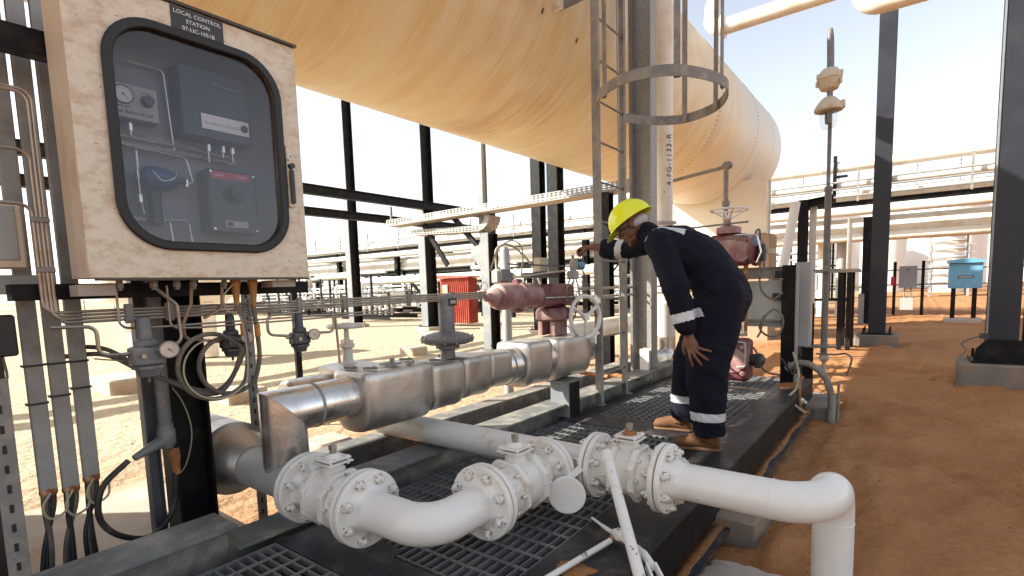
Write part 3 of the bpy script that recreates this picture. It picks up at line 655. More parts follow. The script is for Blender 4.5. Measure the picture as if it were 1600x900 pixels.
MB().lathe([(.095, 0), (.095, .006)], (-2.72, 1.92, 1.118), (0, 0, 1), 40).build('wheel_web', 'lgrey', w)
mb = MB(); mb.lathe([(.05, .88), (.05, .90), (.032, .92), (.030, .99), (.045, 1.0), (.045, 1.02), (.018, 1.03), (.014, 1.115)], (-2.72, 1.92, 0), (0, 0, 1), 24); mb.box((-2.72, 1.92, 1.03), (.09, .03, .03)); mb.build('yoke', 'whiterust', r, bev=.003)

def gauge(par, c, ax, R, m='dialw', zero=-2.2, val=.35, rim='galvd'):
    ax = V(ax).normalized(); c = V(c); g = MB().lathe([(R*.9, -R*.5), (R, -R*.45), (R, R*.08), (R*.88, R*.1), (R*.88, 0)], c, ax, 32).build('gauge', rim, par)
    MB().lathe([(R*.88, 0), (R*.88, .001)], c+ax*R*.02, ax, 32).build('dial', m, g)
    x, y, d = basis(ax); mb = MB(); 
    for k in range(13):
        a = -math.pi*1.25+1.5*math.pi*k/12; u = x*math.cos(a+math.pi/2)+y*math.sin(a+math.pi/2); mb.bar(c+ax*(R*.04+.001)+u*R*.68, c+ax*(R*.04+.001)+u*R*.80, R*.03, .0006, ax)
    a = zero+val*4; u = x*math.cos(a)+y*math.sin(a); mb.bar(c+ax*(R*.04+.002)-u*R*.2, c+ax*(R*.04+.002)+u*R*.62, R*.045, .0008, ax); mb.lathe([(R*.09, 0), (R*.09, .002)], c+ax*(R*.04+.001), ax, 10)
    mb.build('needle', 'ink', g); return g
def regulator(c, label, s=1.0, out=(0, 1)):
    c = V(c); r = T('filter_regulator', label, 'regulator', c, 'air regulators with dials on the tubing')
    m = 'dgrey' if s < 1 else 'greypaint'
    mb = MB(); mb.cbox(c.x-.032*s, c.x+.032*s, c.y-.045*s, c.y+.045*s, c.z-.05*s, c.z+.012*s, .008); mb.lathe([(.034*s, .012*s), (.034*s, .03*s), (.022*s, .036*s), (.020*s, .10*s), (.016*s, .105*s)], c, (0, 0, 1), 8)
    mb.build('body', m, r, bev=.003)
    mb = MB(); mb.lathe([(.045*s, -.06*s), (.045*s, -.05*s)], c, (0, 0, 1), 8); mb.lathe([(.028*s, -.085*s), (.036*s, -.06*s)], c, (0, 0, 1), 16); mb.cyl(c+V((0, 0, -.105*s)), c+V((0, 0, -.085*s)), .005, seg=8); mb.build('bowl', m, r)
    ga = gauge(r, c+V((.058*s, .045*s, -.002)), (.93, -.30, .1), .028*s, 'dial')
    mb = MB(); mb.cyl(c+V((.03*s, .02*s, -.002)), c+V((.05*s, .033*s, -.002)), .006, seg=8); mb.cyl(c+V((0, -.07*s, -.01)), c+V((0, -.045*s, -.01)), .009, seg=6); mb.cyl(c+V((.032*s, -.02*s, -.02)), c+V((.042*s, -.02*s, -.02)), .009, seg=10); mb.build('fitting', 'tube', r)
    return r
regulator((-2.33, .745, 1.135), 'nearest grey air regulator with round dial under the cabinet left half', 1.2)
regulator((-2.42, 1.105, 1.145), 'dark air regulator with dial behind the looped cables', .99)
regulator((-2.36, 1.40, 1.135), 'dark air regulator hanging right of the cabinet over the clad pipe', .99)
# ================================================================== CONTROL CABINET
r = T('control_cabinet', 'stained cream control cabinet with rounded glass window full of instruments', 'cabinet', (-2.35, .98, 1.4))
FX = -2.25; Y0, Y1, Z0, Z1 = .575, 1.405, 1.405, 2.43
def rrect(cy, cz, hy, hz, rad, n=10, sh=0):
    pts = []
    for sx, sz, a0 in ((1, 1, 0), (-1, 1, math.pi/2), (-1, -1, math.pi), (1, -1, 1.5*math.pi)):
        for k in range(n+1):
            a = a0+math.pi/2*k/n; pts.append((cy+sx*(hy-rad)+rad*math.cos(a), cz+sz*(hz-rad)+rad*math.sin(a)))
    return pts
WC, WZ, WHY, WHZ = .995, 1.925, .325, .415
def ringface(mb, outer, inner, x0, x1):
    n = len(outer); vs = [(x1, *p) for p in outer]+[(x1, *p) for p in inner]+[(x0, *p) for p in outer]+[(x0, *p) for p in inner]
    fs = []
    for i in range(n):
        j = (i+1) % n; fs += [(i, j, n+j, n+i), (2*n+j, 2*n+i, 3*n+i, 3*n+j), (i, 2*n+i, 2*n+j, j), (n+j, 3*n+j, 3*n+i, n+i)]
    return mb.add(vs, fs)
def outer_rect(inner, cy, cz, hy, hz, rad=.01):
    out = []
    for (y, z) in inner:      # project outwards on the rectangle
        dy, dz = y-cy, z-cz; k = min(hy/abs(dy) if abs(dy) > 1e-9 else 9e9, hz/abs(dz) if abs(dz) > 1e-9 else 9e9); out.append((cy+dy*k, cz+dz*k))
    return out
DC, DZc, DHY, DHZ = (Y0+Y1)/2, (Z0+Z1)/2, (Y1-Y0)/2, (Z1-Z0)/2
inner = rrect(WC, WZ, WHY-.02, WHZ-.02, .155)
out = outer_rect(inner, DC, DZc, DHY, DHZ)
# make sure the four corners exist
for cy, cz in ((DC-DHY, DZc-DHZ), (DC+DHY, DZc-DHZ), (DC-DHY, DZc+DHZ), (DC+DHY, DZc+DHZ)):
    i = min(range(len(out)), key=lambda k: (out[k][0]-cy)**2+(out[k][1]-cz)**2); out[i] = (cy, cz)
door = ringface(MB(), out, inner, FX-.025, FX).build('door', 'cab', r, bev=.004)
ga = ringface(MB(), rrect(WC, WZ, WHY, WHZ, .17), rrect(WC, WZ, WHY-.034, WHZ-.034, .14), FX+.001, FX+.016).build('window_gasket', 'rubber', door, bev=.006)
gl = MB(); pts = rrect(WC, WZ, WHY-.018, WHZ-.018, .15); gl.prism([(a, b) for a, b in pts], (FX-.006, 0, 0), (0, 1, 0), (0, 0, 1), (-.004, 0, 0)); gl.build('window_pane', 'glass', door)
mb = MB(); bx = FX-.027; D = .20
mb.bb(bx-D, bx, Y0+.004, Y0+.012, Z0+.004, Z1-.004); mb.bb(bx-D, bx, Y1-.012, Y1-.004, Z0+.004, Z1-.004)
mb.bb(bx-D, bx, Y0+.013, Y1-.013, Z0+.004, Z0+.012); mb.bb(bx-D, bx, Y0+.013, Y1-.013, Z1-.012, Z1-.004)
mb.build('case', 'cabside', r)
MB().bb(bx-D+.001, bx-D+.02, Y0+.013, Y1-.013, Z0+.013, Z1-.013).build('back_plate', 'panelgrey', r)
MB().bb(FX-.24, FX+.012, Y0-.004, Y1+.006, Z1+.001, Z1+.012).build('rain_lip', 'brown', r)
MB().bb(FX-.03, FX+.006, Y0+.02, Y1-.003, Z0-.008, Z0-.001).build('bottom_trim', 'brown', r)
h = MB().cbox(FX+.002, FX+.012, 1.325, 1.352, 1.72, 1.99, .003).build('handle_plate', 'cab', door)
mb = MB(); mb.cbox(FX+.013, FX+.032, 1.330, 1.350, 1.735, 1.885, .006); mb.lathe([(.012, 0), (.012, .022)], (FX+.012, 1.34, 1.90), (1, 0, 0), 16); mb.build('handle', 'dark', h)
MB().ring((FX+.016, 1.34, 1.94), (1, 0, 0), .011, .002, 20, 6).build('padlock_ring', 'inox', h)
s = MB().bb(FX+.0005, FX+.003, .905, 1.095, 2.335, 2.425).build('sign_plate', 'dark', door)
for i, tx in enumerate(('LOCAL CONTROL', 'STATION', '07-LIC-1051B')): text(tx, .0205, (FX+.004, 1.0, 2.407-.027*i), (0, 1, 0), (0, 0, 1), 'lettering', 'wink', s, spacing=1.02)
# inside instruments, on the back plate and on stand-offs
BX = bx-D+.021
g = MB().cbox(BX, BX+.075, .72, .885, 2.01, 2.14, .004).build('gauge_panel', 'panelgrey', r)
MB().bb(BX+.0755, BX+.0765, .724, .881, 2.014, 2.136).build('panel_face', 'lgrey', g)
gauge(g, (BX+.080, .768, 2.095), (1, 0, 0), .034, 'dialw', rim='dgrey')
mb = MB(); mb.lathe([(.022, 0), (.021, .004), (.019, .005), (.017, .03)], (BX+.077, .845, 2.085), (1, 0, 0), 24); mb.build('knob', 'dark', g)
text('stol Babcock Ltd', .0185, (BX+.0775, .800, 2.034), (0, 1, 0), (0, 0, 1), 'lettering', 'ink', g)
text('INSTR SUPPLY', .007, (BX+.0775, .768, 2.052), (0, 1, 0), (0, 0, 1), 'lettering', 'ink', g); text('OUTPUT', .007, (BX+.0775, .845, 2.114), (0, 1, 0), (0, 0, 1), 'lettering', 'ink', g)
b_ = MB().cbox(BX, BX+.10, .955, 1.24, 1.985, 2.27, .006).build('recorder_box', 'dark', r)
MB().bb(BX+.1005, BX+.102, 1.03, 1.225, 2.025, 2.085).build('scale_window', 'dialw', b_)
mb = MB()
for k in range(24): y = 1.045+k*.0062; mb.bb(BX+.1025, BX+.1032, y, y+.0012, 2.045, 2.045+(.014 if k % 5 == 0 else .008))
mb.lathe([(.016, 0), (.016, .001)], (BX+.1025, 1.205, 2.055), (1, 0, 0), 20); mb.build('scale_marks', 'ink', b_)
MB().tube([(BX+.103, 1.075, 2.205), (BX+.115, 1.075, 2.205), (BX+.115, 1.19, 2.205), (BX+.103, 1.19, 2.205)], .003, 6).build('grab_bar', 'inox', b_)
b_ = MB().cbox(BX, BX+.11, 1.03, 1.235, 1.60, 1.865, .008).build('switch_box', 'dark', r)
l_ = MB().bb(BX+.1105, BX+.112, 1.045, 1.205, 1.825, 1.856).build('switch_label', 'redlab', b_)
text('LOCAL', .0125, (BX+.1125, 1.08, 1.84), (0, 1, 0), (0, 0, 1), 'lettering', 'wink', l_); text('REMOTE', .0105, (BX+.1125, 1.172, 1.84), (0, 1, 0), (0, 0, 1), 'lettering', 'wink', l_)
MB().lathe([(.042, 0), (.040, .006), (.030, .008), (.026, .04)], (BX+.111, 1.13, 1.765), (1, 0, 0), 24).build('selector_knob', 'rubber', b_)
l_ = MB().bb(BX+.1105, BX+.112, 1.09, 1.185, 1.625, 1.652).build('rating_label', 'lgrey', b_); MB().bb(BX+.1125, BX+.113, 1.096, 1.12, 1.630, 1.647).build('rating_block', 'ink', l_)
mb = MB()
for y, z in ((1.043, 1.615), (1.222, 1.615), (1.043, 1.852), (1.222, 1.852)): mb.lathe([(.005, 0), (.005, .003)], (BX+.111, y, z), (1, 0, 0), 8)
mb.build('screw_heads', 'inox', b_)
b_ = MB().lathe([(.035, -.05), (.045, -.03), (.045, .03), (.030, .06), (.015, .065)], (BX+.07, .86, 1.80), (0, 1, 0), 24).build('converter_head', 'blueact', r)
mb = MB(); mb.cbox(BX+.04, BX+.08, .825, .865, 1.62, 1.76, .006); mb.lathe([(.012, .065), (.012, .10)], (BX+.07, .86, 1.80), (0, 1, 0), 12); mb.build('converter_leg', 'rubber', b_)
mb = MB()
mb.tube(spline([(BX+.115, .83, 1.82), (BX+.12, .86, 1.785), (BX+.12, .90, 1.80), (BX+.11, .915, 1.825)], 5), .0015, 5); mb.build('chain', 'inox', b_)
mb = MB()
def pipe_(pts, rr=.0042, rad=.02): mb.tube(fillet(pts, rad, 5), rr, 8)
for k, z in enumerate((1.965, 1.952, 1.939, 1.926)): pipe_([(BX+.03+.012*(k % 2), .68, z), (BX+.03+.012*(k % 2), 1.0, z-.006), (BX+.03+.012*(k % 2), 1.05+.05*k, z-.015), (BX+.03+.012*(k % 2), 1.21-.02*k, z-.022)])
pipe_([(BX+.03, .80, 2.24), (BX+.03, .93, 2.24), (BX+.03, .945, 1.93)]); pipe_([(BX+.05, .79, 2.01), (BX+.05, .79, 1.955)]); pipe_([(BX+.045, .70, 1.925), (BX+.045, .79, 1.915), (BX+.045, .98, 1.905), (BX+.05, 1.0, 1.80), (BX+.05, .965, 1.80)])
pipe_([(BX+.055, .80, 1.90), (BX+.055, .80, 1.72), (BX+.05, .81, 1.66)]); pipe_([(BX+.04, .69, 1.645), (BX+.04, .90, 1.645), (BX+.04, .915, 1.45)]); pipe_([(BX+.045, .72, 1.63), (BX+.045, .97, 1.648), (BX+.045, .985, 1.45)])
pipe_([(BX+.05, 1.07, 1.98), (BX+.05, 1.07, 1.90)]); pipe_([(BX+.05, 1.13, 1.98), (BX+.05, 1.13, 1.93)]); pipe_([(BX+.05, 1.17, 1.98), (BX+.05, 1.17, 1.91), (BX+.05, 1.22, 1.90)])
mb.build('inner_tubing', 'inox', r)
mb = MB()
for y, z in ((1.07, 1.96), (1.13, 1.965), (1.17, 1.965), (.80, 1.81), (.97, 1.80), (.79, 1.985), (.80, 1.72)): mb.cyl((BX+.05, y, z-.014), (BX+.05, y, z+.014), .010, seg=6)
mb.build('fitting', 'inox', r)
MB().cbox(BX, BX+.04, .70, .76, 1.74, 1.84, .004).build('relay', 'dgrey', r)
# gland row below
mb = MB()
for y in (.675, .785, .865, .925, 1.045): mb.lathe([(.011, 0), (.011, .012), (.014, .013), (.014, .03), (.009, .032), (.009, .04)], (-2.31, y, Z0-.003), (0, 0, -1), 6)
mb.build('bulkhead_fitting', 'galvd', r)
mb = MB()
for y in (1.10, 1.175): mb.lathe([(.020, 0), (.022, .02), (.018, .03), (.009, .115), (.009, .12)], (-2.33, y, Z0-.003), (0, 0, -1), 16)
mb.build('cable_gland', 'orange', r)
mb = MB(); mb.bb(-2.40, -2.30, .55, .66, 1.345, 1.385); mb.bb(-2.38, -2.28, 1.24, 1.35, 1.365, 1.395); mb.build('mounting_lug', 'concl', r)
# cabinet frame: crossbar and post
r = T('cabinet_frame', 'black steel post and crossbars carrying the control cabinet', 'frame', (-2.68, 1.0, 0))
MB().hbeam((-2.68, .985, .05), (-2.68, .985, 2.5), .15, .16, .012, up=(0, 1, 0)).build('post', 'black', r)
MB().bb(-2.50, -2.42, .40, 1.50, 1.335, 1.392).build('crossbar', 'black', r); MB().bb(-2.56, -2.50, .1, 1.45, 2.20, 2.29).build('crossbar', 'black', r)
r = T('strut_post', 'dark slotted strut post standing left of the black cabinet post', 'post', (-2.72, .82, 0))
MB().hbeam((-2.66, .835, .05), (-2.66, .835, 1.9), .05, .05, .006, up=(0, 1, 0)).build('strut', 'dgrey', r)
r = T('conduit_riser', 'grey vertical conduit with elbow fitting and black cable below the nearest regulator', 'conduit', (-2.62, .88, .6))
MB().tube([(-2.60, .875, .78), (-2.60, .875, 1.42)], .026, 16).build('conduit', 'greypaint', r)
mb = MB(); mb.lathe([(.03, 0), (.03, .02), (.036, .03), (.036, .09), (.024, .11)], (-2.60, .875, .78), (0, 0, -1), 16); mb.lathe([(.026, 0), (.03, .01), (.02, .08), (.014, .14)], (-2.60, .87, .71), (.2, -1, -.35), 14); mb.build('elbow_fitting', 'greypaint', r)
MB().tube(spline([(-2.575, .72, .66), (-2.56, .62, .58), (-2.56, .60, .46), (-2.57, .66, .36), (-2.60, .78, .30), (-2.62, .88, .38), (-2.61, .90, .55)], 8), .012, 10).build('cable', 'cableb', r)
MB().lathe([(.022, 0), (.024, .03), (.014, .12)], (-2.61, .90, .66), (0, .05, -1), 12).build('cable_boot', 'rust', r)
# slotted angle right of the cabinet
def strut(p0, p1, w, m, label, slots=True, name='slotted_angle', dp=.03):
    r = T(name, label, 'steel strut', p0); p0 = V(p0); p1 = V(p1)
    MB().bar(p0, p1, .004, w, (0, 1, 0)).build('web', m, r); MB().bar(p0+V((-dp/2, w/2, 0)), p1+V((-dp/2, w/2, 0)), dp, .004, (0, 1, 0)).build('lip', m, r)
    if slots:
        n = int((p1-p0).length/.06); mb = MB()
        for k in range(n): q = p0.lerp(p1, (k+.5)/n); mb.box(q+V((.0025, 0, 0)), (.002, .010, .026))
        mb.build('slots', 'ink', r)
    return r
strut((-2.78, 1.36, 0.0), (-2.78, 1.36, 2.1), .05, 'galv', 'pale slotted angle post right of the looped cables')
strut((-2.2, .30, .1), (-2.2, .305, 1.10), .05, 'galvd', 'dark perforated steel angle at the bottom left edge')
# three cable channels
for k, (y, label, m) in enumerate(((.485, 'leftmost of the three long vertical grey cable channels that end in rusty foam', 'galvd'), (.555, 'middle one of the three long vertical grey cable channels', 'galvd'), (.625, 'cable channel next to the cabinet, innermost of the three long vertical ones', 'galvd'))):
    zb = (.575, .565, .59)[k]; x = -2.70; w = .054
    r = T('cable_channel', label, 'cable channel', (x, y, zb), 'vertical cable channels')
    mb = MB(); mb.cbox(x-.03, x, y-w/2, y+w/2, zb, 2.6, .003); mb.build('channel', 'strip', r)
    mb = MB(); 
    for j in range(7): a = j/7*2*math.pi; mb.ell((x-.015+.014*math.cos(a), y+.018*math.sin(a), zb-.002), (.013, .013, .017), nu=10, nv=7)
    mb.build('sealing_foam', 'rust', r)
    mb = MB(); mb.bb(x-.034, x+.004, y-w/2-.008, y+w/2+.004, .93+.02*k, .938+.02*k); mb.bb(x-.034, x+.004, y-w/2-.008, y+w/2+.004, 1.08, 1.088); mb.build('strap', 'cableb', r)
    ends = [(-.35+.05*k+.02*j) for j in range(3)]
    for j in range(3):
        mc = ('cable', 'cableb', 'cableb')[(j+k) % 3]
        MB().tube(spline([(x-.015, y+.012*(j-1), zb+.03), (x-.01, y+.014*(j-1)-.004, zb-.06), (x+.0, y-.015-.010*j-.004*k, zb-.22), (x+.03, y-.04-.015*j+.01*k, .16), (x+.05, y-.06-.02*j+.01*k, .03)], 6), (.011, .008, .009)[j], 8).build('cable', mc, r)
    MB().tube(spline([(x+.01, y, zb), (x+.025, y-.03, zb-.05), (x+.025, y-.01, zb-.10), (x+.025, y+.04, zb-.08), (x+.015, y+.05, zb-.01)], 6), .005, 6).build('thin_cable', 'cabley', r)
r = T('channel_frame', 'pale horizontal rail crossing the cable channels at far left', 'rail', (-2.6, .4, 1.4)); MB().bb(-2.64, -2.60, .0, .545, 1.36, 1.43).build('rail', 'lgrey', r)
r = T('terminal_box', 'small cream terminal box with screws at the far left edge', 'junction box', (-2.58, .45, 1.5))
b_ = MB().cbox(-2.60, -2.55, .30, .475, 1.45, 1.69, .006).build('box', 'cabside', r); MB().cbox(-2.549, -2.545, .32, .455, 1.48, 1.67, .002).build('lid', 'lgrey', b_)
mb = MB(); [mb.lathe([(.006, 0), (.006, .003)], (-2.545, y, z), (1, 0, 0), 10) for y in (.445,) for z in (1.49, 1.66)]; mb.build('screw_heads', 'steelbolt', b_)
r = T('switch_housing', 'black moulded box with hanging wires at the left edge', 'box', (-2.42, .37, 1.2)); MB().cbox(-2.46, -2.40, .28, .398, 1.15, 1.29, .006).build('housing', 'rubber', r)
MB().tube(spline([(-2.43, .36, 1.15), (-2.43, .365, 1.08), (-2.43, .35, 1.02), (-2.42, .355, .9)], 5), .004, 6).build('wire', 'cable', r)
top(MB().bb(-3.1, -2.9, -.4, .43, .0, 1.35), 'backing_panel', 'brown', 'dark board behind the leftmost cable channel', 'panel', (-3, .2, 0))

# ================================================================== TUBING
r = T('tubing_bundle', 'bundle of four parallel steel instrument tubes running under the cabinet to the maroon actuator', 'tubing', (-2.40, 1.6, 1.27))
for k in range(4):
    mb = MB(); z = 1.252+.0125*k; y = .472+.011*(3-k) ; x = -2.395+.003*(k % 2)
    mb.tube(fillet([(x, .2, (2.04, 2.03, 1.84, 1.66)[k]), (x, y, (2.04, 2.03, 1.84, 1.66)[k]), (x, y, z), (x, 2.86, z+.012)], .035, 6), .0058, 8); mb.build('tube', 'tube', r)
mb = MB()
for y in (.72, .86, 1.19, 1.43, 1.69, 2.14, 2.52, 2.80): mb.cbox(-2.402, -2.384, y-.014, y+.014, 1.238, 1.312, .003)
for z in (1.44, 1.61): mb.cbox(-2.402, -2.384, .465, .516, z-.010, z+.010, .003)
mb.build('clamp', 'galvd', r)
r = T('tubing_pair', 'pair of thinner steel tubes just below the main tubing bundle', 'tubing', (-2.37, 1.3, 1.21))
for k in range(2):
    mb = MB(); mb.tube(fillet([(-2.37, .68+.17*k, 1.38), (-2.37, .68+.17*k, 1.222-.014*k), (-2.37, .78+.17*k, 1.217-.014*k), (-2.37, 2.0, 1.222-.014*k)], .03, 5), .0045, 8); mb.build('tube', 'tube', r)
for nm, pts, lb in (
    ('t', [(-2.35, .475, 1.24), (-2.34, .60, 1.235), (-2.34, .60, 1.13), (-2.33, .70, 1.122)], 'steel tube dropping from the bundle to the nearest regulator'),
    ('t', [(-2.34, .79, 1.38), (-2.34, .87, 1.3), (-2.34, .875, 1.15), (-2.33, .80, 1.14)], 'steel tube between a cabinet fitting and the nearest regulator dial'),
    ('t', [(-2.33, .925, 1.38), (-2.35, .925, 1.30), (-2.37, .90, 1.23), (-2.38, .90, 1.16), (-2.42, 1.04, 1.135)], 'steel tube from the cabinet to the regulator behind the cable loops'),
    ('t', [(-2.33, 1.045, 1.38), (-2.35, 1.045, 1.28), (-2.38, .98, 1.24)], 'short steel tube joining the bundle below the cabinet'),
    ('t', [(-2.37, 1.42, 1.24), (-2.37, 1.25, 1.235), (-2.37, 1.25, 1.145), (-2.37, 1.36, 1.13)], 'steel tube looping from the bundle into the right regulator'),
    ('t', [(-2.37, 1.45, 1.135), (-2.37, 1.60, 1.13), (-2.37, 1.60, 1.225)], 'steel tube rising out of the right regulator'),
    ('t', [(-2.42, 1.52, 1.22), (-2.44, 1.66, 1.21), (-2.44, 1.67, .95)], 'steel tube bending down behind the gate valve')):
    top(MB().tube(fillet(pts, .03, 5), .0068, 8), 'instrument_tube', 'tube', lb, 'tubing', pts[0])
# looped cables under the cabinet
def loop_cable(pts, rr, m, label, tags=False):
    r = T('looped_cable', label, 'cable', pts[0]); MB().tube(spline(pts, 8), rr, 9).build('cable', m, r); return r
def circ(cy, cz, R, a0, a1, x0, x1, n=10, k=1.0): return [(x0+(x1-x0)*i/n, cy+R*math.cos(a0+(a1-a0)*i/n), cz+R*k*math.sin(a0+(a1-a0)*i/n)) for i in range(n+1)]
a = loop_cable([(-2.33, 1.10, 1.29), (-2.31, 1.115, 1.20), (-2.29, 1.11, 1.08)]+circ(.975, 1.04, .135, -.1, -6.0, -2.28, -2.34, 12)[1:]+[(-2.36, 1.0, .915), (-2.46, .80, 1.02), (-2.68, .72, 1.12), (-2.80, .62, 1.14)], .0095, 'cable', 'grey cable looped once below the cabinet and led off to the left')
a = loop_cable([(-2.34, 1.175, 1.29), (-2.34, 1.185, 1.15), (-2.33, 1.18, 1.05)]+circ(1.055, 1.03, .12, -.2, -5.6, -2.32, -2.38, 12)[1:]+[(-2.40, 1.02, .92), (-2.48, .80, 1.02), (-2.68, .71, 1.10), (-2.80, .60, 1.10)], .010, 'cable', 'second thick grey cable loop, hanging from the right gland')
loop_cable([(-2.32, 1.09, 1.385), (-2.29, 1.03, 1.33), (-2.29, 1.04, 1.27), (-2.29, 1.09, 1.24), (-2.285, 1.105, 1.10)]+circ(.98, 1.03, .125, -.1, -4.6, -2.27, -2.31, 12)[1:], .0035, 'cabley', 'thin tan wire coiled along the cable loop')
mb = MB(); mb.lathe([(.0125, 0), (.0125, .055)], (-2.315, 1.112, 1.155), (0, -.02, 1), 10); mb.lathe([(.0125, 0), (.0125, .055)], (-2.34, 1.186, 1.145), (0, -.02, 1), 10); top(mb, 'cable_markers', 'ylabel', 'orange marker sleeves on the two cables under the cabinet', 'cable marker', (-2.33, 1.15, 1.16))
r = T('thin_wire', 'thin tan wire hanging beside the innermost cable channel', 'wire', (-2.6, .7, .9)); MB().tube(spline([(-2.56, .64, 1.10), (-2.60, .80, 1.05), (-2.66, .95, .9), (-2.66, 1.0, .72), (-2.67, .97, .56), (-2.68, .92, .50)], 8), .0035, 6).build('wire', 'cabley', r)
# ================================================================== TANK
def tank_mat():
    m = mat('tank_cream_paint', (.83, .75, .55), .42, var=.03, vs=.6, c2=(.73, .55, .26), dirt=.40, ds=1.4, soft=.6, st=(.8, 3, .8))
    t = m.node_tree; N = t.nodes; L = t.links; b = N['Principled BSDF']; src = b.inputs['Base Color'].links[0].from_socket
    tc = N.new('ShaderNodeTexCoord'); mp = N.new('ShaderNodeMapping'); mp.inputs['Scale'].default_value = (.6, 44, .6); mp.inputs['Rotation'].default_value = (0, 0, .05)
    L.new(tc.outputs['Object'], mp.inputs[0]); n = N.new('ShaderNodeTexNoise'); n.inputs['Scale'].default_value = 1.3; n.inputs['Detail'].default_value = 8; n.inputs['Roughness'].default_value = .7; n.inputs['Distortion'].default_value = .4; L.new(mp.outputs[0], n.inputs[0])
    r = N.new('ShaderNodeMapRange'); r.inputs[1].default_value = .54; r.inputs[2].default_value = .80; r.inputs[4].default_value = .62; L.new(n.outputs[0], r.inputs[0])
    q = N.new('ShaderNodeMix'); q.data_type = 'RGBA'; L.new(r.outputs[0], q.inputs[0]); L.new(src, q.inputs[6]); q.inputs[7].default_value = (.46, .27, .08, 1)
    mp2 = N.new('ShaderNodeMapping'); mp2.inputs['Scale'].default_value = (1.2, 130, 1.2); mp2.inputs['Rotation'].default_value = (.0, 0, .03); L.new(tc.outputs['Object'], mp2.inputs[0])
    n5 = N.new('ShaderNodeTexNoise'); n5.inputs['Scale'].default_value = 1.; n5.inputs['Detail'].default_value = 6; n5.inputs['Roughness'].default_value = .75; L.new(mp2.outputs[0], n5.inputs[0])
    n6 = N.new('ShaderNodeTexNoise'); n6.inputs['Scale'].default_value = .9; n6.inputs['Detail'].default_value = 3; L.new(tc.outputs['Object'], n6.inputs[0])
    m6 = N.new('ShaderNodeMath'); m6.operation = 'MULTIPLY'; L.new(n5.outputs[0], m6.inputs[0]); L.new(n6.outputs[0], m6.inputs[1])
    r5 = N.new('ShaderNodeMapRange'); r5.inputs[1].default_value = .27; r5.inputs[2].default_value = .42; r5.inputs[4].default_value = .7; L.new(m6.outputs[0], r5.inputs[0])
    q5 = N.new('ShaderNodeMix'); q5.data_type = 'RGBA'; L.new(r5.outputs[0], q5.inputs[0]); L.new(q.outputs[2], q5.inputs[6]); q5.inputs[7].default_value = (.46, .25, .08, 1); q = q5
    # paler towards the far end
    sx = N.new('ShaderNodeSeparateXYZ'); L.new(tc.outputs['Object'], sx.inputs[0]); r2_ = N.new('ShaderNodeMapRange'); r2_.inputs[1].default_value = 6.2; r2_.inputs[2].default_value = 7.6; r2_.inputs[4].default_value = .8; L.new(sx.outputs[1], r2_.inputs[0])
    q2 = N.new('ShaderNodeMix'); q2.data_type = 'RGBA'; L.new(r2_.outputs[0], q2.inputs[0]); L.new(q.outputs[2], q2.inputs[6]); q2.inputs[7].default_value = (.74, .71, .63, 1)
    L.new(q2.outputs[2], b.inputs['Base Color']); return m
MT['tank'] = tank_mat()
TX, TZ, TR = -4.07, 4.57, 1.425
r = T('storage_tank', 'huge horizontal cream storage tank streaked with orange dust overhead', 'tank', (TX, 4, TZ))
prof = [(.001, -5.71)]+[(TR*math.sin(math.pi/2*k/12), -5.0-.71*math.cos(math.pi/2*k/12)) for k in range(1, 12)]+[(TR, -5.0+19.6*k/20) for k in range(21)]+[(TR*math.cos(math.pi/2*k/14), 14.6+.71*math.sin(math.pi/2*k/14)) for k in range(1, 14)]+[(.001, 15.31)]
MB().lathe(prof, (TX, 0, TZ), (0, 1, 0), 128).build('shell', 'tank', r, ang=60)
mb = MB()
for y in (2.2, 5.1, 8.0, 10.9, 13.8, 14.62): mb.ring((TX, y, TZ), (0, 1, 0), TR-.001, .004, 128, 6)
mb.build('weld_seam', 'tank', r)
mb = MB()
for y in (9.6, 12.2):
    for k in range(60):
        a = -1.5+k*.052; p = V((TX+math.cos(a)*TR, y, TZ+math.sin(a)*TR)); mb.ell(p, (.012, .012, .012), nu=6, nv=4)
mb.build('stud_marks', 'galvd', r)
mb = MB()
for sy in (12.75, 13.2): mb.bb(TX-1.5, TX+1.50, sy-.02, sy+.02, 2.36, 3.55)
mb.bb(TX-1.5, TX+1.5, 12.775, 13.175, 2.34, 2.37)
for x in (-1.45, -.75, 0, .75, 1.45): mb.bb(TX+x-.015, TX+x+.015, 12.775, 13.175, 2.371, 3.5)
mb.build('saddle', 'tank', r)
mb = MB(); mb.ring((TX+1.56, 12.97, 2.95), (0, 1, 0), .07, .015, 20, 6); mb.build('lifting_ring', 'white', r)
mb = MB(); mb.bb(TX-1.4, TX+1.4, -1.0, -.6, 2.37, 3.5); mb.build('saddle', 'tank', r)
for i, y in enumerate((12.97, -.8)): top(MB().cbox(TX-1.62, TX+1.62, y-.35, y+.35, -.1, 2.338, .03), 'tank_pedestal', 'pedestal', ('tan concrete pedestal under the far end of the tank', 'tan concrete pedestal under the near end of the tank')[i], 'pedestal', (TX, y, 0), 'tank pedestals')
# marks on the shell beside the bolted bracket
def on_tank(y, deg, t, size, u=1):
    a = math.radians(deg); n = V((math.cos(a), 0, math.sin(a))); p = V((TX, y, TZ))+n*(TR+.004); upv = V((-math.sin(a), 0, math.cos(a))); text(t, size, p, V((0, 1, 0)), upv, 'stencil_mark', 'ink', r)
on_tank(4.34, -29, 'R', .07); on_tank(5.0, -30.5, 'R', .07); on_tank(5.45, -31.5, 'R', .07); on_tank(6.95, -16, 'OO(', .12)
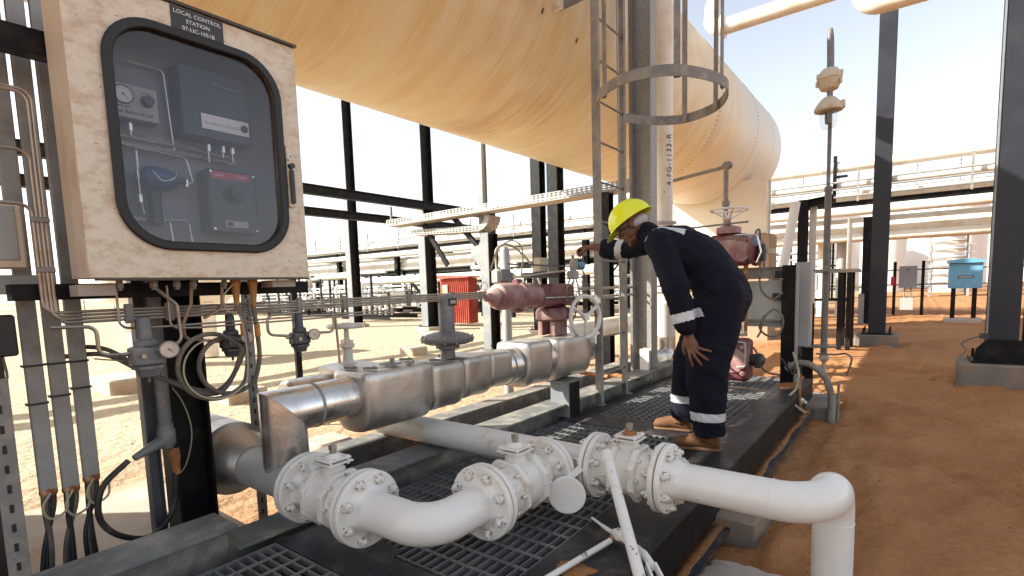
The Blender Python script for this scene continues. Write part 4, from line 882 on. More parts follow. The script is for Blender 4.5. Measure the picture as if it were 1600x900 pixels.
# ladder with cage
LX = -2.15; YA, YB = 4.075, 4.605
r = T('caged_ladder', 'galvanised vertical ladder with safety cage hoop rising beside the tank', 'ladder', (LX, 4.34, DZ))
for y in (YA, YB):
    mb = MB(); s = 1 if y == YA else -1; mb.bb(LX-.03, LX+.03, y-.006, y+.006, DZ+.0, 7.0); mb.bb(LX+.022, LX+.030, y+s*.006, y+s*.034, DZ, 7.0); mb.build('stile', 'galvd', r)
    MB().bb(LX-.03, LX+.055, y-.05 if s == 1 else y-.03, y+.03 if s == 1 else y+.05, DZ, DZ+.008).build('foot_plate', 'galvd', r)
rg = None
for k in range(19):
    z = .54+k*.333
    if rg is None: rg = MB().cyl((LX, YA+.007, z), (LX, YB-.007, z), .0095, seg=10).build('rung', 'galvd', r)
    else: o = rg.copy(); COL.objects.link(o); o.parent = r; o.location = (0, 0, z-.54)
def hoop(z):
    pts = spline([(LX+.02, YA-.012, z), (-2.0, 3.90, z), (-1.70, 3.75, z), (-1.37, 3.88, z), (-1.18, 4.36, z), (-1.37, 4.84, z), (-1.72, 5.02, z), (-2.0, 4.84, z), (LX+.02, YB+.012, z)], 8)
    vs = []; n = len(pts)
    for i, p in enumerate(pts):
        d = (pts[min(i+1, n-1)]-pts[max(i-1, 0)]).normalized(); nn = V((d.y, -d.x, 0))
        for a, b in ((-.005, -.04), (.005, -.04), (.005, .04), (-.005, .04)): vs.append(p+nn*a+V((0, 0, b)))
    fs = [(4*i+k, 4*i+(k+1) % 4, 4*i+4+(k+1) % 4, 4*i+4+k) for i in range(n-1) for k in range(4)]+[(3, 2, 1, 0), (4*n-4, 4*n-3, 4*n-2, 4*n-1)]
    return MB().add(vs, fs).build('hoop', 'galvd', r)
hoop(2.84); hoop(4.4); hoop(6.0)
for (x, y) in ((-1.985, 3.905), (-1.40, 3.885), (-1.195, 4.36), (-1.39, 4.82), (-1.72, 5.005)): MB().cyl((x, y, 2.80), (x, y, 7.0), .016, seg=4).build('cage_bar', 'galvd', r) if False else MB().box((x+(.006 if x < -1.3 else -.012), y+(.012 if y < 4.3 else -.012), 4.9), (.045, .012, 4.2), Matrix.Rotation(math.atan2(y-4.38, x+1.7)+math.pi/2, 3, 'Z')).build('cage_bar', 'galvd', r)
for (a, b) in (((-2.17, 4.62, 4.06), (-2.755, 4.52, 3.96)), ((-2.17, 4.08, 3.98), (-2.76, 4.0, 3.86))):
    MB().bar(a, b, .012, .075).build('stay', 'galvd', r)
mb = MB(); mb.box((-2.745, 4.50, 3.965), (.10, .012, .09)); mb.cyl((-2.72, 4.478, 3.96), (-2.72, 4.494, 3.96), .014, seg=6); mb.cyl((-2.76, 4.478, 3.965), (-2.76, 4.494, 3.965), .014, seg=6); mb.build('stay_plate', 'white', r)
top(MB().bar((-2.17, 4.1, 4.12), (-2.9, 3.6, 4.02), .06, .09), 'walkway_bracket', 'rust', 'rust brown bracket arm at the top left of the ladder', 'bracket', (-2.5, 3.9, 4.1))
# added unseen sheets and posts to shade the deck; gaps leave sun patches
r = T('added_shade_screen', 'added grey sheets under the tank, out of view, that shade the deck', 'screen', (-4.9, .6, 0))
for y0, y1 in ((-3.4, .72), (2.45, 2.6)):
    MB().bb(-4.92, -4.90, y0, y1, 2.15, 3.38).build('sheet', 'galvd', r)
mb = MB(); [mb.bb(-4.96, -4.925, y-.03, y+.03, 0, 3.35) for y in (-3.1, -.6, 1.7, 2.9)]; mb.build('posts', 'black', r)
# grey galvanised column
r = T('galvanised_column', 'tall galvanised steel channel column right behind the ladder', 'column', (-2.34, 5.5, DZ))
mb = MB(); mb.hbeam((-2.34, 5.54, .36), (-2.34, 5.54, 7), .17, .22, .012, up=(1, 0, 0)); mb.build('post', 'galv', r, bev=.002)
MB().bb(-2.47, -2.44, 5.44, 5.66, .36, 7).build('side_strip', 'greypaint', r)
MB().hbeam((-2.28, 5.42, DZ), (-2.28, 5.42, .62), .10, .10, .01, up=(0, 1, 0)).build('foot', 'white', r)
r = T('tray_riser', 'pale slotted cable tray riser between the ladder and the column', 'cable tray', (-2.30, 4.95, .5))
MB().bb(-2.36, -2.352, 4.93, 5.02, .45, 7).build('tray_back', 'galv', r)
MB().tube(fillet([(-2.30, 4.97, 2.2), (-2.30, 4.97, .42), (-2.30, 4.86, .36)], .06, 5), .012, 8).build('cable', 'galvd', r)
# white vertical pipe with stencil
r = T('stencilled_riser', 'white vertical pipe with black stencilled line number behind the column', 'pipe', (-2.45, 6.4, 0))
MB().lathe([(.105, 2.06), (.105, 7.0)], (-2.45, 6.4, 0), (0, 0, 1), 40).build('pipe', 'pipec', r)
mb = MB(); mb.lathe([(.11, 0), (.15, .005), (.15, .035), (.11, .04)], (-2.45, 6.4, 2.04), (0, 0, 1), 32); mb.build('flange', 'lgrey', r)
MB().lathe([(.115, .62), (.138, .64), (.138, 1.08), (.12, 1.1), (.10, 1.11), (.10, 2.04)], (-2.45, 6.4, 0), (0, 0, 1), 40).build('lower_pipe', 'pipec', r)
mb = MB(); mb.tube(fillet([(-2.45, 6.4, .66), (-2.45, 6.4, .38), (-2.45, 5.9, .38)], .16, 8), .14, 24); mb.build('insulated_elbow', 'clad', r)
vd = V((.33, -.94, 0)).normalized(); sd_ = V((-vd.y, vd.x, 0)); ctr = V((-2.45, 6.4, 0)); a = math.radians(38); n = (vd*math.cos(a)+sd_*math.sin(a)).normalized()
text('4-FG-1132-R', .092, ctr+n*.108+V((0, 0, 2.80)), (0, 0, 1), n.cross(V((0, 0, 1))), 'stencil_lettering', 'ink', r, spacing=1.25)
text("''", .09, ctr+n*.108+V((0, 0, 2.42))+n.cross(V((0, 0, 1)))*.05, (0, 0, 1), n.cross(V((0, 0, 1))), 'stencil_lettering', 'ink', r)
MB().bb(-2.40, -2.36, 6.303, 6.312, 1.85, 2.0).build('tape_mark', 'ink', r) if False else None
# vent rod from the tank
r = T('vent_pipework', 'thin rusty brown pipe with cap elbow in front of the tank end', 'pipe', (-2.15, 8, 1.7))
mb = MB(); mb.tube([(-3.05, 8, 2.85), (-2.15, 8, 2.95)], .026, 12); mb.build('arm', 'galvd', r)
mb = MB(); mb.tube([(-2.15, 8, 2.97), (-2.15, 8, 1.78)], .034, 14); mb.ell((-2.13, 7.99, 2.96), (.075, .06, .06)); mb.cyl((-2.15, 8, 2.40), (-2.15, 8, 2.47), .055, seg=12); mb.cyl((-2.15, 8, 1.98), (-2.15, 8, 2.12), .07, .06, seg=12); mb.build('drop', 'galvd', r)

# ================================================================== STEEL COLUMNS, LEFT
def column(name, X, Y, z1, label, w=.28, d=.42, face='palecol', web='black', grp='steel columns standing in the yard', base=True, plate=.0):
    r = T(name, label, 'column', (X, Y, 0), grp); y0 = Y-d/2
    MB().bb(X-w/2, X+w/2, y0, y0+.022, .12, z1).build('front_flange', face, r)  # pale default face puts the sunlit side into the colour; web stays black
    mb = MB(); mb.bb(X-.012, X+.012, y0+.023, Y+d/2-.023, .12, z1); mb.build('web', web, r)
    MB().bb(X-w/2, X+w/2, Y+d/2-.022, Y+d/2, .12, z1).build('rear_flange', web if web == 'black' and face != 'slate' else face, r)
    if base:
        MB().cbox(X-w*1.2, X+w*1.2, Y-d*.85, Y+d*.85, -.1, .10, .02).build('footing', 'concl', r)
        mb = MB(); mb.bb(X-w*.8, X+w*.8, Y-d*.65, Y+d*.65, .10, .12); [mb.cyl((X+sx*w*.68, Y+sy*d*.57, .12), (X+sx*w*.68, Y+sy*d*.57, .19), .018, seg=8) for sx in (-1, 1) for sy in (-1, 1)]; mb.build('base_plate', 'black', r)
    return r
column('steel_column', -17.02, 12.5, 10, 'tall black column with front flange pale as if sunlit, nearest the cabinet')
column('steel_column', -12.95, 12.5, 10, 'tall black column with front flange pale as if sunlit where the two black beams meet', w=.30, d=.5)
column('steel_column', -10.72, 12.9, 9, 'thin pale column rising behind the cable tray', w=.18, d=.2, web='palecol')
column('steel_column', -8.42, 12.5, 9, 'black column left of the twin pair beyond the clad line', w=.30, d=.30, face='black')
column('steel_column', -7.85, 12.5, 9, 'black column right of the twin pair beyond the clad line', w=.32, d=.36, face='black')
top(MB().hbeam((-3.28, 6.5, 0), (-3.28, 6.5, 2.55), .13, .15, .01, up=(0, 1, 0)), 'tray_post', 'black', 'slim black post behind the ladder holding up the cable tray', 'post', (-3.28, 6.5, 0))
r = T('tray_post', 'black post with pale flange under the bend of the lower cable tray', 'post', (-5.5, 6.7, 0))
MB().bb(-5.60, -5.44, 6.60, 6.615, .1, 2.22).build('flange', 'palecol', r); MB().bb(-5.53, -5.51, 6.616, 6.84, .1, 2.22).build('web', 'black', r); MB().bb(-5.60, -5.44, 6.841, 6.856, .1, 2.22).build('flange', 'black', r)
MB().cbox(-5.75, -5.3, 6.45, 7.0, -.1, .10, .02).build('footing', 'concl', r)
mb = MB(); mb.prism([(0, .1), (.0, .55), (-.22, .5), (-.22, .40)], (-5.6, 6.61, 1.50), (1, 0, 0), (0, 0, 1), (0, .012, 0)); mb.build('gusset', 'palecol', r)
# small hanging ring/valve on that post
r = T('ring_bolt', 'small cream junction fitting with wire loop on the black post beyond the diaphragm', 'fitting', (-5.5, 6.55, 1.3)); MB().ell((-5.52, 6.53, 1.28), (.06, .05, .035)).build('body', 'ivory', r); MB().ring((-5.50, 6.53, 1.37), (1, -1, 0), .06, .008, 20, 6).build('loop', 'inox', r)
for z, w, lb in ((4.08, .26, 'upper of the two long black horizontal beams beside the cabinet'), (3.50, .22, 'lower of the two long black horizontal beams beside the cabinet')):
    top(MB().hbeam((-12.78, -4, z), (-12.78, 16, z), .2, w, .02), 'horizontal_beam', 'black', lb, 'beam', (-12.78, 6, z), 'black horizontal beams')
for (a, b, lb) in (((-12.9, 12.6, 3.1), (-15.0, 12.6, 1.2), 'diagonal black brace left of the beam junction column'), ((-12.75, 12.5, 3.3), (-11.2, 12.3, 2.0), 'diagonal black brace right of the beam junction column')):
    pass
def brace(a, b, lb, w=.14, m='black'):
    top(MB().bar(a, b, w, .08), 'brace', m, lb, 'brace', a)
brace((-7.0, 6.7, 2.5), (-6.45, 6.7, 1.75), 'black diagonal brace below the left end of the cable tray', .05)
brace((-6.3, 6.75, 2.55), (-5.62, 6.7, 1.9), 'black diagonal brace from the tray down to the black post', .06)
# cable trays
def tray(label, x0, x1, y, z, dz=.0, w=.30, h=.115):
    r = T('cable_tray', label, 'cable tray', ((x0+x1)/2, y, z)); n = int(abs(x1-x0)/.075); sl = dz/(x1-x0)
    # perforated side wall made of rails and studs so that light really passes the slots
    for yy, nm in ((y-w/2, 'side_wall'), (y+w/2, 'side_wall')):
        mb = MB()
        for k, zz in enumerate((0, h*.33, h*.66, h-.008)): mb.bar((x0, yy, z+zz+.004), (x1, yy, z+zz+.004+dz), .002, .014)
        for i in range(n+1): x = x0+(x1-x0)*i/n; zz = z+dz*i/n; mb.bb(x-.017, x+.017, yy-.0011, yy+.0011, zz+.002, zz+h-.002)
        mb.build(nm, 'galv', r, smooth=False)
    MB().bar((x0, y, z+.002), (x1, y, z+.002+dz), w-.004, .003).build('floor', 'concl', r)
    mb = MB()
    for k in range(4): mb.tube([(x0, y-.08+.05*k, z+.02), (x1, y-.08+.05*k, z+.02+dz)], .014, 6)
    mb.build('cables', 'cableb', r); return r
tray('long perforated cable tray reaching from the ladder to the column junction', -2.72, -7.70, 6.6, 2.56, -.05)
tray('short lower perforated cable tray ending in a curved bend', -5.62, -7.2, 6.75, 2.26, .06, h=.09)
r = T('tray_bend', 'curved galvanised tray bend turning upward beside the black post', 'cable tray', (-5.45, 6.7, 2.4)); vs = []; n = 10
for k in range(n+1):
    a = math.pi/2*k/n; x = -5.62+.22*math.sin(a); z = 2.27+.22*(1-math.cos(a)); vs += [(x, 6.60, z), (x, 6.9, z)]
    vs += [(x-.09*math.sin(a), 6.60, z+.09*math.cos(a)), (x-.09*math.sin(a), 6.9, z+.09*math.cos(a))]
MB().add(vs, [(4*k, 4*k+1, 4*k+5, 4*k+4) for k in range(n)]+[(4*k, 4*k+4, 4*k+6, 4*k+2) for k in range(n)]+[(4*k+1, 4*k+3, 4*k+7, 4*k+5) for k in range(n)]).build('bend', 'galv', r)
r = T('tray_upright', 'narrow perforated tray rising vertically behind the long cable tray', 'cable tray', (-5.48, 6.75, 3)); mb = MB()
mb.bb(-5.50, -5.46, 6.70, 6.705, 2.6, 7)
for k in range(70): z = 2.6+k*.063; mb.bb(-5.455, -5.40, 6.70, 6.705, z, z+.035)
mb.bb(-5.40, -5.385, 6.70, 6.705, 2.6, 7); mb.build('tray_back', 'galv', r)
r = T('pale_post', 'slim pale steel post beside the vertical tray', 'post', (-5.7, 6.8, 2.3)); MB().bb(-5.74, -5.64, 6.75, 6.79, 2.1, 7).build('post', 'palecol', r)
MB().bb(-7.62, -7.59, 6.46, 6.5, 2.62, 2.86).build('tray_hanger', 'greypaint', T('tray_hanger', 'short grey hanger at the left end of the cable tray', 'hanger', (-7.6, 6.48, 2.6)))

# ================================================================== MAROON ACTUATOR (LEFT)
r = T('maroon_actuator', 'dusty maroon cylinder actuator lying along the clad line left of the man\'s hand', 'actuator', (-2.38, 3.5, 1.26)); AX, AZ = -2.38, 1.265
MB().lathe([(.012, 0), (.03, .01), (.034, .06), (.07, .10), (.07, .12)], (AX, 2.83, AZ), (0, 1, 0), 24).build('end_cap', 'maroonl', r)
MB().lathe([(.06, 0), (.092, .02), (.098, .05), (.098, .25), (.11, .26), (.11, .285), (.094, .29), (.094, .50), (.085, .52)], (AX, 2.95, AZ), (0, 1, 0), 36).build('cylinder', 'maroonl', r)
mb = MB()
for s in (-1, 1): mb.cyl((AX, 3.19, AZ+s*.10), (AX, 3.26, AZ+s*.10), .03, seg=12)
mb.cbox(AX-.085, AX+.085, 3.47, 3.92, AZ-.10, AZ+.085, .02); mb.build('yoke_housing', 'maroon', r, bev=.006)
mb = MB(); mb.lathe([(.10, 0), (.15, .02), (.15, .08), (.13, .11), (.06, .12)], (AX, 3.72, 1.04), (0, 0, 1), 32); mb.build('gearbox', 'maroon', r)
mb = MB(); mb.bb(AX-.09, AX-.05, 3.62, 3.82, .925, 1.04); mb.bb(AX+.03, AX+.07, 3.62, 3.82, .925, 1.04); mb.build('bracket', 'maroonl', r)
mb = MB(); mb.cyl((AX+.06, 3.78, 1.07), (-2.18, 3.87, 1.065), .012, seg=10); mb.build('shaft', 'white', r)
handwheel(r, (-2.17, 3.89, 1.065), (1, -.25, .05), .175, .018, 'white', 3, .03)
mb = MB(); mb.bar((AX+.05, 3.05, 1.50), (AX+.1, 4.0, 1.49), .012, .012); mb.cbox(AX-.04, AX+.08, 3.32, 3.70, 1.40, 1.44, .004); mb.build('top_bracket', 'dgrey', r)
MB().tube([(-2.25, 3.0, 1.40), (-2.25, 3.72, 1.455)], .0075, 8).build('air_tube', 'inox', r); MB().tube([(AX+.10, 3.45, 1.24), (AX+.11, 3.9, 1.235)], .007, 8).build('air_tube', 'inox', r)
MB().cbox(AX-.04, AX+.03, 3.50, 3.62, 1.445, 1.56, .006).build('solenoid_block', 'tanblk', r)
for pts, mm in (([(-2.25, 3.1, 1.42), (-2.25, 3.12, 1.6), (-2.26, 3.02, 1.66), (-2.3, 2.9, 1.6), (-2.36, 2.88, 1.45)], 'cabley'), ([(-2.2, 3.80, 1.48), (-2.2, 3.74, 1.3), (-2.22, 3.82, 1.12), (-2.26, 3.8, 1.0)], 'cable'), ([(-2.19, 3.86, 1.5), (-2.17, 3.96, 1.3), (-2.16, 4.03, 1.1), (-2.15, 4.06, 1.06)], 'cable'), ([(-2.21, 3.77, 1.46), (-2.2, 3.85, 1.25), (-2.24, 3.84, 1.12)], 'cabley'), ([(-2.20, 3.72, 1.42), (-2.22, 3.68, 1.30), (-2.24, 3.72, 1.20)], 'tube')):
    MB().tube(spline(pts, 7), .006, 6).build('cable', mm, r)
r = T('position_transmitter', 'small grey and blue transmitter under the man\'s outstretched hand', 'transmitter', (-2.18, 3.74, 1.5))
mb = MB(); mb.cbox(-2.22, -2.15, 3.68, 3.76, 1.38, 1.45, .006); mb.lathe([(.022, 0), (.027, .01), (.027, .07), (.016, .085), (.012, .10)], (-2.18, 3.715, 1.45), (0, 0, 1), 20); mb.cyl((-2.18, 3.765, 1.46), (-2.18, 3.765, 1.55), .014, seg=14); mb.build('housing', 'lgrey', r)
MB().lathe([(.020, -.01), (.034, 0), (.034, .05), (.028, .06)], (-2.19, 3.80, 1.49), (.55, .8, 0), 22).build('end_cover', 'bluex', r)
MB().cyl((-2.18, 3.715, 1.548), (-2.18, 3.715, 1.575), .010, seg=12).build('knob', 'dgrey', r)
r = T('level_switch', 'grey electrical housing on a pale post above the maroon end cap', 'switch', (-3.0, 3.86, 0))
MB().lathe([(.045, 0), (.045, 1.62), (.03, 1.65), (.001, 1.655)], (-3.0, 3.88, .05), (0, 0, 1), 20).build('post', 'lgrey', r); MB().cbox(-3.02, -2.92, 3.68, 3.86, 1.36, 1.50, .02).build('housing', 'lgrey', r)
MB().cbox(-2.92, -2.90, 3.70, 3.84, 1.385, 1.49, .008).build('cover', 'greypaint', r); MB().tube(spline([(-3.0, 3.75, 1.5), (-3.0, 3.76, 1.68), (-2.98, 3.95, 1.72), (-2.9, 4.15, 1.55), (-2.8, 4.2, 1.3)], 7), .011, 8).build('cable', 'cabley', r)
top(MB().tube([(-2.62, 3.35, .95), (-2.62, 9.5, .95)], .085, 28), 'white_line', 'pipec', 'white horizontal pipe passing behind the ladder at knee height', 'pipe', (-2.62, 6, .9)) if False else None
top(MB().tube([(-2.85, 4.6, .84), (-2.85, 9.8, .84)], .10, 28), 'white_line', 'pipec', 'white horizontal pipe running away behind the ladder', 'pipe', (-2.85, 6, .84))
top(MB().tube([(-3.6, 5.3, .30), (-2.6, 5.3, .30)], .03, 12), 'drain_pipe', 'galvd', 'small grey drain pipe beside the channel beam behind the ladder', 'pipe', (-3, 5.3, .3))
for z in (1.30, 1.22): top(MB().tube([(-2.42, 4.2, z), (-2.42, 8.2, z-.02)], .012, 8), 'instrument_tube', 'tube', 'upper steel tube continuing behind the ladder' if z > 1.25 else 'lower steel tube continuing behind the ladder', 'tubing', (-2.42, 6, z))
mb = MB()
for y, z in ((4.35, .5), (4.8, .42), (5.1, .36)): mb.tube([(-2.5, y, z), (-2.2, y, z-.02)], .02, 10)
top(mb, 'drain_stubs', 'rust', 'rusty small bore stubs at the foot of the ladder by the channel beam', 'pipework', (-2.4, 4.7, .4))

# ================================================================== RIGHT END OF THE SKID
r = T('maroon_valve', 'maroon boxed valve actuator with flat white handwheel beyond the man\'s back', 'valve', (-1.5, 5.7, 1.7))
mb = MB(); mb.cbox(-1.68, -1.30, 5.6, 5.85, 1.48, 1.80, .03); mb.lathe([(.13, 0), (.15, .02), (.15, .05), (.06, .07)], (-1.27, 5.72, 1.62), (1, -.3, 0), 24); mb.build('housing', 'maroon', r, bev=.01)
MB().lathe([(.08, 1.80), (.12, 1.81), (.12, 1.87), (.05, 1.89), (.02, 1.90), (.02, 1.97)], (-1.5, 5.7, 0), (0, 0, 1), 22).build('gear_top', 'maroonl', r)
mb = MB(); mb.cbox(-1.66, -1.40, 5.585, 5.60, 1.53, 1.74, .006); mb.lathe([(.10, 0), (.10, .012)], (-1.36, 5.60, 1.62), (0, -1, 0), 24); mb.build('cover_plate', 'maroonl', r)
handwheel(r, (-1.5, 5.7, 2.05), (0, 0, 1), .175, .011, 'whiterust', 4, .02, dish=.10)
MB().tube(fillet([(-1.4, 5.56, 1.78), (-1.2, 5.56, 1.77), (-1.16, 5.56, 1.6), (-1.2, 5.56, 1.5)], .03, 5), .008, 8).build('air_tube', 'inox', r)
MB().tube([(-2.0, 5.7, 1.90), (-1.3, 5.65, 1.91)], .010, 8).build('lever', 'galvd', r)
r = T('valve_positioner', 'grey positioner with looping cables beside the maroon valve', 'positioner', (-1.15, 5.7, 1.6))
MB().cbox(-1.21, -1.14, 5.62, 5.72, 1.52, 1.68, .01).build('housing', 'dark', r); MB().lathe([(.03, 0), (.036, .01), (.036, .07), (.02, .09)], (-1.24, 5.66, 1.66), (0, 0, 1), 18).build('transmitter_head', 'bluex', r); MB().cbox(-1.13, -1.05, 5.66, 5.70, 1.58, 1.63, .005).build('terminal', 'ivory', r)
for pts in ([(-1.18, 5.64, 1.55), (-1.19, 5.64, 1.38), (-1.16, 5.62, 1.22), (-1.06, 5.62, 1.14), (-.98, 5.64, 1.2)], [(-1.15, 5.64, 1.55), (-1.14, 5.63, 1.42), (-1.06, 5.62, 1.34), (-.98, 5.64, 1.33)], [(-1.14, 5.63, .98), (-1.18, 5.63, .86), (-1.10, 5.62, .78), (-1.0, 5.63, .80), (-.97, 5.63, .95), (-1.05, 5.64, 1.04), (-1.14, 5.63, .95), (-1.17, 5.64, .82), (-1.2, 5.64, .76)], [(-1.25, 5.6, .68), (-1.2, 5.6, .62), (-1.16, 5.58, .5), (-1.1, 5.6, .42), (-.98, 5.6, .40)], [(-1.24, 5.65, 1.72), (-1.23, 5.65, 1.80), (-1.20, 5.65, 1.82), (-1.19, 5.66, 1.72)]): MB().tube(spline(pts, 7), .010, 8).build('cable', 'cable', r)
r = T('panel_rack', 'grey green horizontal channel panel behind the man\'s legs at the far skid end', 'panel', (-1.3, 6.0, 1.1))
MB().bb(-1.9, -.97, 5.95, 6.0, .92, 1.32).build('panel', 'lgrey', r); MB().hbeam((-1.9, 5.98, 1.40), (-.95, 5.98, 1.40), .10, .12, .01).build('upper_channel', 'galv', r); MB().hbeam((-1.9, 5.98, .88), (-.95, 5.98, .88), .10, .07, .01).build('lower_channel', 'galv', r)
mb = MB(); mb.cbox(-1.1, -1.0, 5.9, 5.94, 1.34, 1.42, .004); mb.cbox(-1.12, -1.02, 5.9, 5.94, 1.12, 1.19, .004); mb.build('clamps', 'ink', r)
MB().bb(-1.88, -1.80, 5.96, 5.999, DZ, .85).build('leg', 'galv', r)
MB().tube([(-1.33, 5.7, 1.48), (-1.33, 5.7, .80)], .022, 10).build('pipe', 'rust', T('drop_pipe', 'rust brown drop pipe between the two maroon valves', 'pipe', (-1.33, 5.7, .8)))
r = T('lower_maroon_valve', 'lower maroon valve body with round bosses on the deck behind the man\'s calf', 'valve', (-1.35, 5.5, .55))
mb = MB(); mb.cbox(-1.52, -1.22, 5.38, 5.60, .34, .76, .03); mb.build('housing', 'maroon', r, bev=.01)
mb = MB()
for x, z in ((-1.44, .68), (-1.27, .68), (-1.44, .42), (-1.27, .42)): mb.lathe([(.03, 0), (.03, .015), (.016, .03)], (x, 5.378, z), (0, -1, 0), 14)
mb.lathe([(.12, 0), (.12, .012)], (-1.36, 5.379, .55), (0, -1, 0), 28); mb.build('bosses', 'maroonl', r)
MB().tube(fillet([(-1.32, 5.34, .74), (-1.24, 5.34, .73), (-1.24, 5.34, .50), (-1.32, 5.34, .49)], .02, 4), .009, 8).build('air_tube', 'lgrey', r)
mb = MB(); mb.lathe([(.05, 0), (.06, .01), (.06, .10), (.03, .12)], (-1.22, 5.5, .55), (1, 0, 0), 18); mb.cbox(-1.18, -1.12, 5.42, 5.5, .48, .62, .01); mb.build('side_unit', 'dark', r)
r = T('lower_transmitter', 'small blue transmitter above the lower maroon valve', 'transmitter', (-1.35, 5.5, .85)); MB().lathe([(.03, 0), (.038, .01), (.038, .06), (.03, .08)], (-1.42, 5.45, .87), (1, -.2, 0), 20).build('head', 'bluex', r); mb = MB(); mb.cyl((-1.34, 5.47, .78), (-1.34, 5.47, .93), .016, seg=10); mb.cyl((-1.30, 5.47, .78), (-1.30, 5.47, .93), .016, seg=10); mb.box((-1.32, 5.47, .80), (.12, .06, .03)); mb.build('bracket', 'inox', r)
# posts and junction box
r = T('end_post', 'black steel post standing at the far right corner of the skid deck', 'post', (-.97, 5.9, DZ))
MB().hbeam((-.97, 5.93, DZ), (-.97, 5.93, 1.47), .12, .10, .010, up=(0, 1, 0)).build('post', 'black', r); mb = MB(); mb.bb(-.905, -.89, 5.875, 5.99, DZ, 1.47); mb.build('side_flange', 'galv', r)
r = T('junction_box', 'cream junction box with screws fixed behind the corner post', 'junction box', (-.88, 6.3, 1)); b_ = MB().cbox(-.97, -.82, 6.2, 6.38, .62, 1.50, .006).build('box', 'lgrey', r); MB().bb(-.819, -.815, 6.215, 6.365, .65, 1.47).build('lid', 'lgrey', b_)
mb = MB()
for z in (.68, .9, 1.2, 1.42): mb.lathe([(.010, 0), (.010, .006)], (-.94, 6.199, z), (0, -1, 0), 8)
mb.build('screws', 'steelbolt', b_)
top(MB().hbeam((-.90, 6.75, -.02), (-.90, 6.75, 1.05), .10, .10, .01, up=(0, 1, 0)), 'low_post', 'black', 'short black post just beyond the junction box', 'post', (-.9, 6.75, 0))
r = T('corner_frame', 'tall black post with horizontal arm behind the junction box', 'frame', (-1.16, 8, 0)); MB().hbeam((-1.16, 8, -.05), (-1.16, 8, 2.36), .11, .12, .01, up=(0, 1, 0)).build('post', 'black', r); MB().hbeam((-1.10, 8, 2.31), (-.82, 8, 2.34), .11, .10, .01).build('arm', 'black', r)
MB().bb(-1.10, -1.02, 8.1, 8.14, .3, 2.28).build('pale_strip', 'pipec', r)
r = T('leaning_pipe', 'short white pipe leaning beside the tall black post', 'pipe', (-1.25, 7.6, 1.5)); MB().tube([(-1.19, 7.6, 2.30), (-1.33, 7.6, 1.40)], .056, 20).build('pipe', 'white', r)
# lamp
r = T('pole_lamp', 'grey lamp pole with hanging cream explosion proof light and gooseneck top', 'lamp', (-.74, 6.7, .5))
MB().lathe([(.020, 2.30), (.020, 3.55)], (-.75, 6.78, 0), (0, 0, 1), 14).build('upper_pole', 'greypaint', r); MB().lathe([(.034, .48), (.034, 2.26), (.04, 2.27), (.04, 2.31), (.02, 2.33)], (-.745, 6.76, 0), (0, 0, 1), 18).build('lower_pole', 'greypaint', r)
MB().tube(fillet([(-.75, 6.78, 3.50), (-.76, 6.78, 3.88), (-.745, 6.5, 3.88), (-.735, 6.5, 3.45)], .12, 10), .026, 14).build('gooseneck', 'greypaint', r)
b_ = MB().lathe([(.03, 0), (.08, .02), (.10, .06), (.11, .11), (.11, .13), (.10, .18), (.07, .22), (.03, .235)], (-.735, 6.5, 3.24), (0, 0, 1), 20).build('junction_head', 'ivory', r)
mb = MB(); mb.lathe([(.112, 0), (.116, .005), (.116, .014), (.112, .02)], (-.735, 6.5, 3.355), (0, 0, 1), 20); mb.build('head_seam', 'ivory', b_)
mb = MB()
for s in (-1, 1): mb.cyl((-.735+s*.105, 6.45, 3.29), (-.735+s*.105, 6.45, 3.34), .014, seg=8); mb.cyl((-.735+s*.105, 6.5, 3.38), (-.735+s*.105, 6.5, 3.43), .014, seg=8)
mb.build('lugs', 'ivory', b_)
MB().cyl((-.735, 6.5, 3.18), (-.735, 6.5, 3.25), .02, seg=10).build('stem', 'greypaint', r)
MB().lathe([(.03, 3.19), (.06, 3.175), (.10, 3.13), (.13, 3.08), (.135, 3.06), (.13, 3.045), (.09, 3.04)], (-.735, 6.5, 0), (0, 0, 1), 28).build('lamp_cover', 'ivory', r)
MB().cbox(-.63, -.59, 6.47, 6.53, 3.05, 3.13, .008).build('hinge_lug', 'ivory', r)
MB().lathe([(.085, 3.04), (.082, 2.95), (.068, 2.89), (.035, 2.86), (.001, 2.855)], (-.735, 6.5, 0), (0, 0, 1), 24).build('lamp_glass', 'clear', r)
MB().lathe([(.03, 3.04), (.035, 2.98), (.03, 2.92), (.001, 2.91)], (-.735, 6.5, 0), (0, 0, 1), 14).build('bulb', 'greypaint', r)
mb = MB(); mb.bb(-.93, -.62, 6.66, 6.72, .56, .585); mb.bb(-.95, -.60, 6.66, 6.72, 1.40, 1.425); mb.build('bracket', 'galvd', r)
mb = MB(); mb.ell((-.74, 6.76, .44), (.05, .045, .055)); mb.cyl((-.74, 6.76, .2), (-.74, 6.76, .42), .02, seg=10); mb.build('drain_fitting', 'lgrey', r)
r = T('flexible_conduit', 'ribbed grey flexible conduit curving off the skid corner into the sand', 'conduit', (-.7, 5.75, 0)); pts = spline([(-.95, 5.75, .44), (-.86, 5.74, .50), (-.74, 5.73, .50), (-.62, 5.71, .40), (-.56, 5.70, .24), (-.55, 5.70, .02)], 16)
MB().tube(pts, [.028 if i % 2 else .033 for i in range(len(pts))], 12).build('conduit', 'galvd', r); MB().cyl((-.55, 5.7, -.05), (-.55, 5.7, .22), .034, seg=14).build('sleeve', 'galvd', r); MB().cyl((-.50, 5.72, .0), (-.50, 5.72, .34), .012, seg=8).build('side_rod', 'galvd', r)
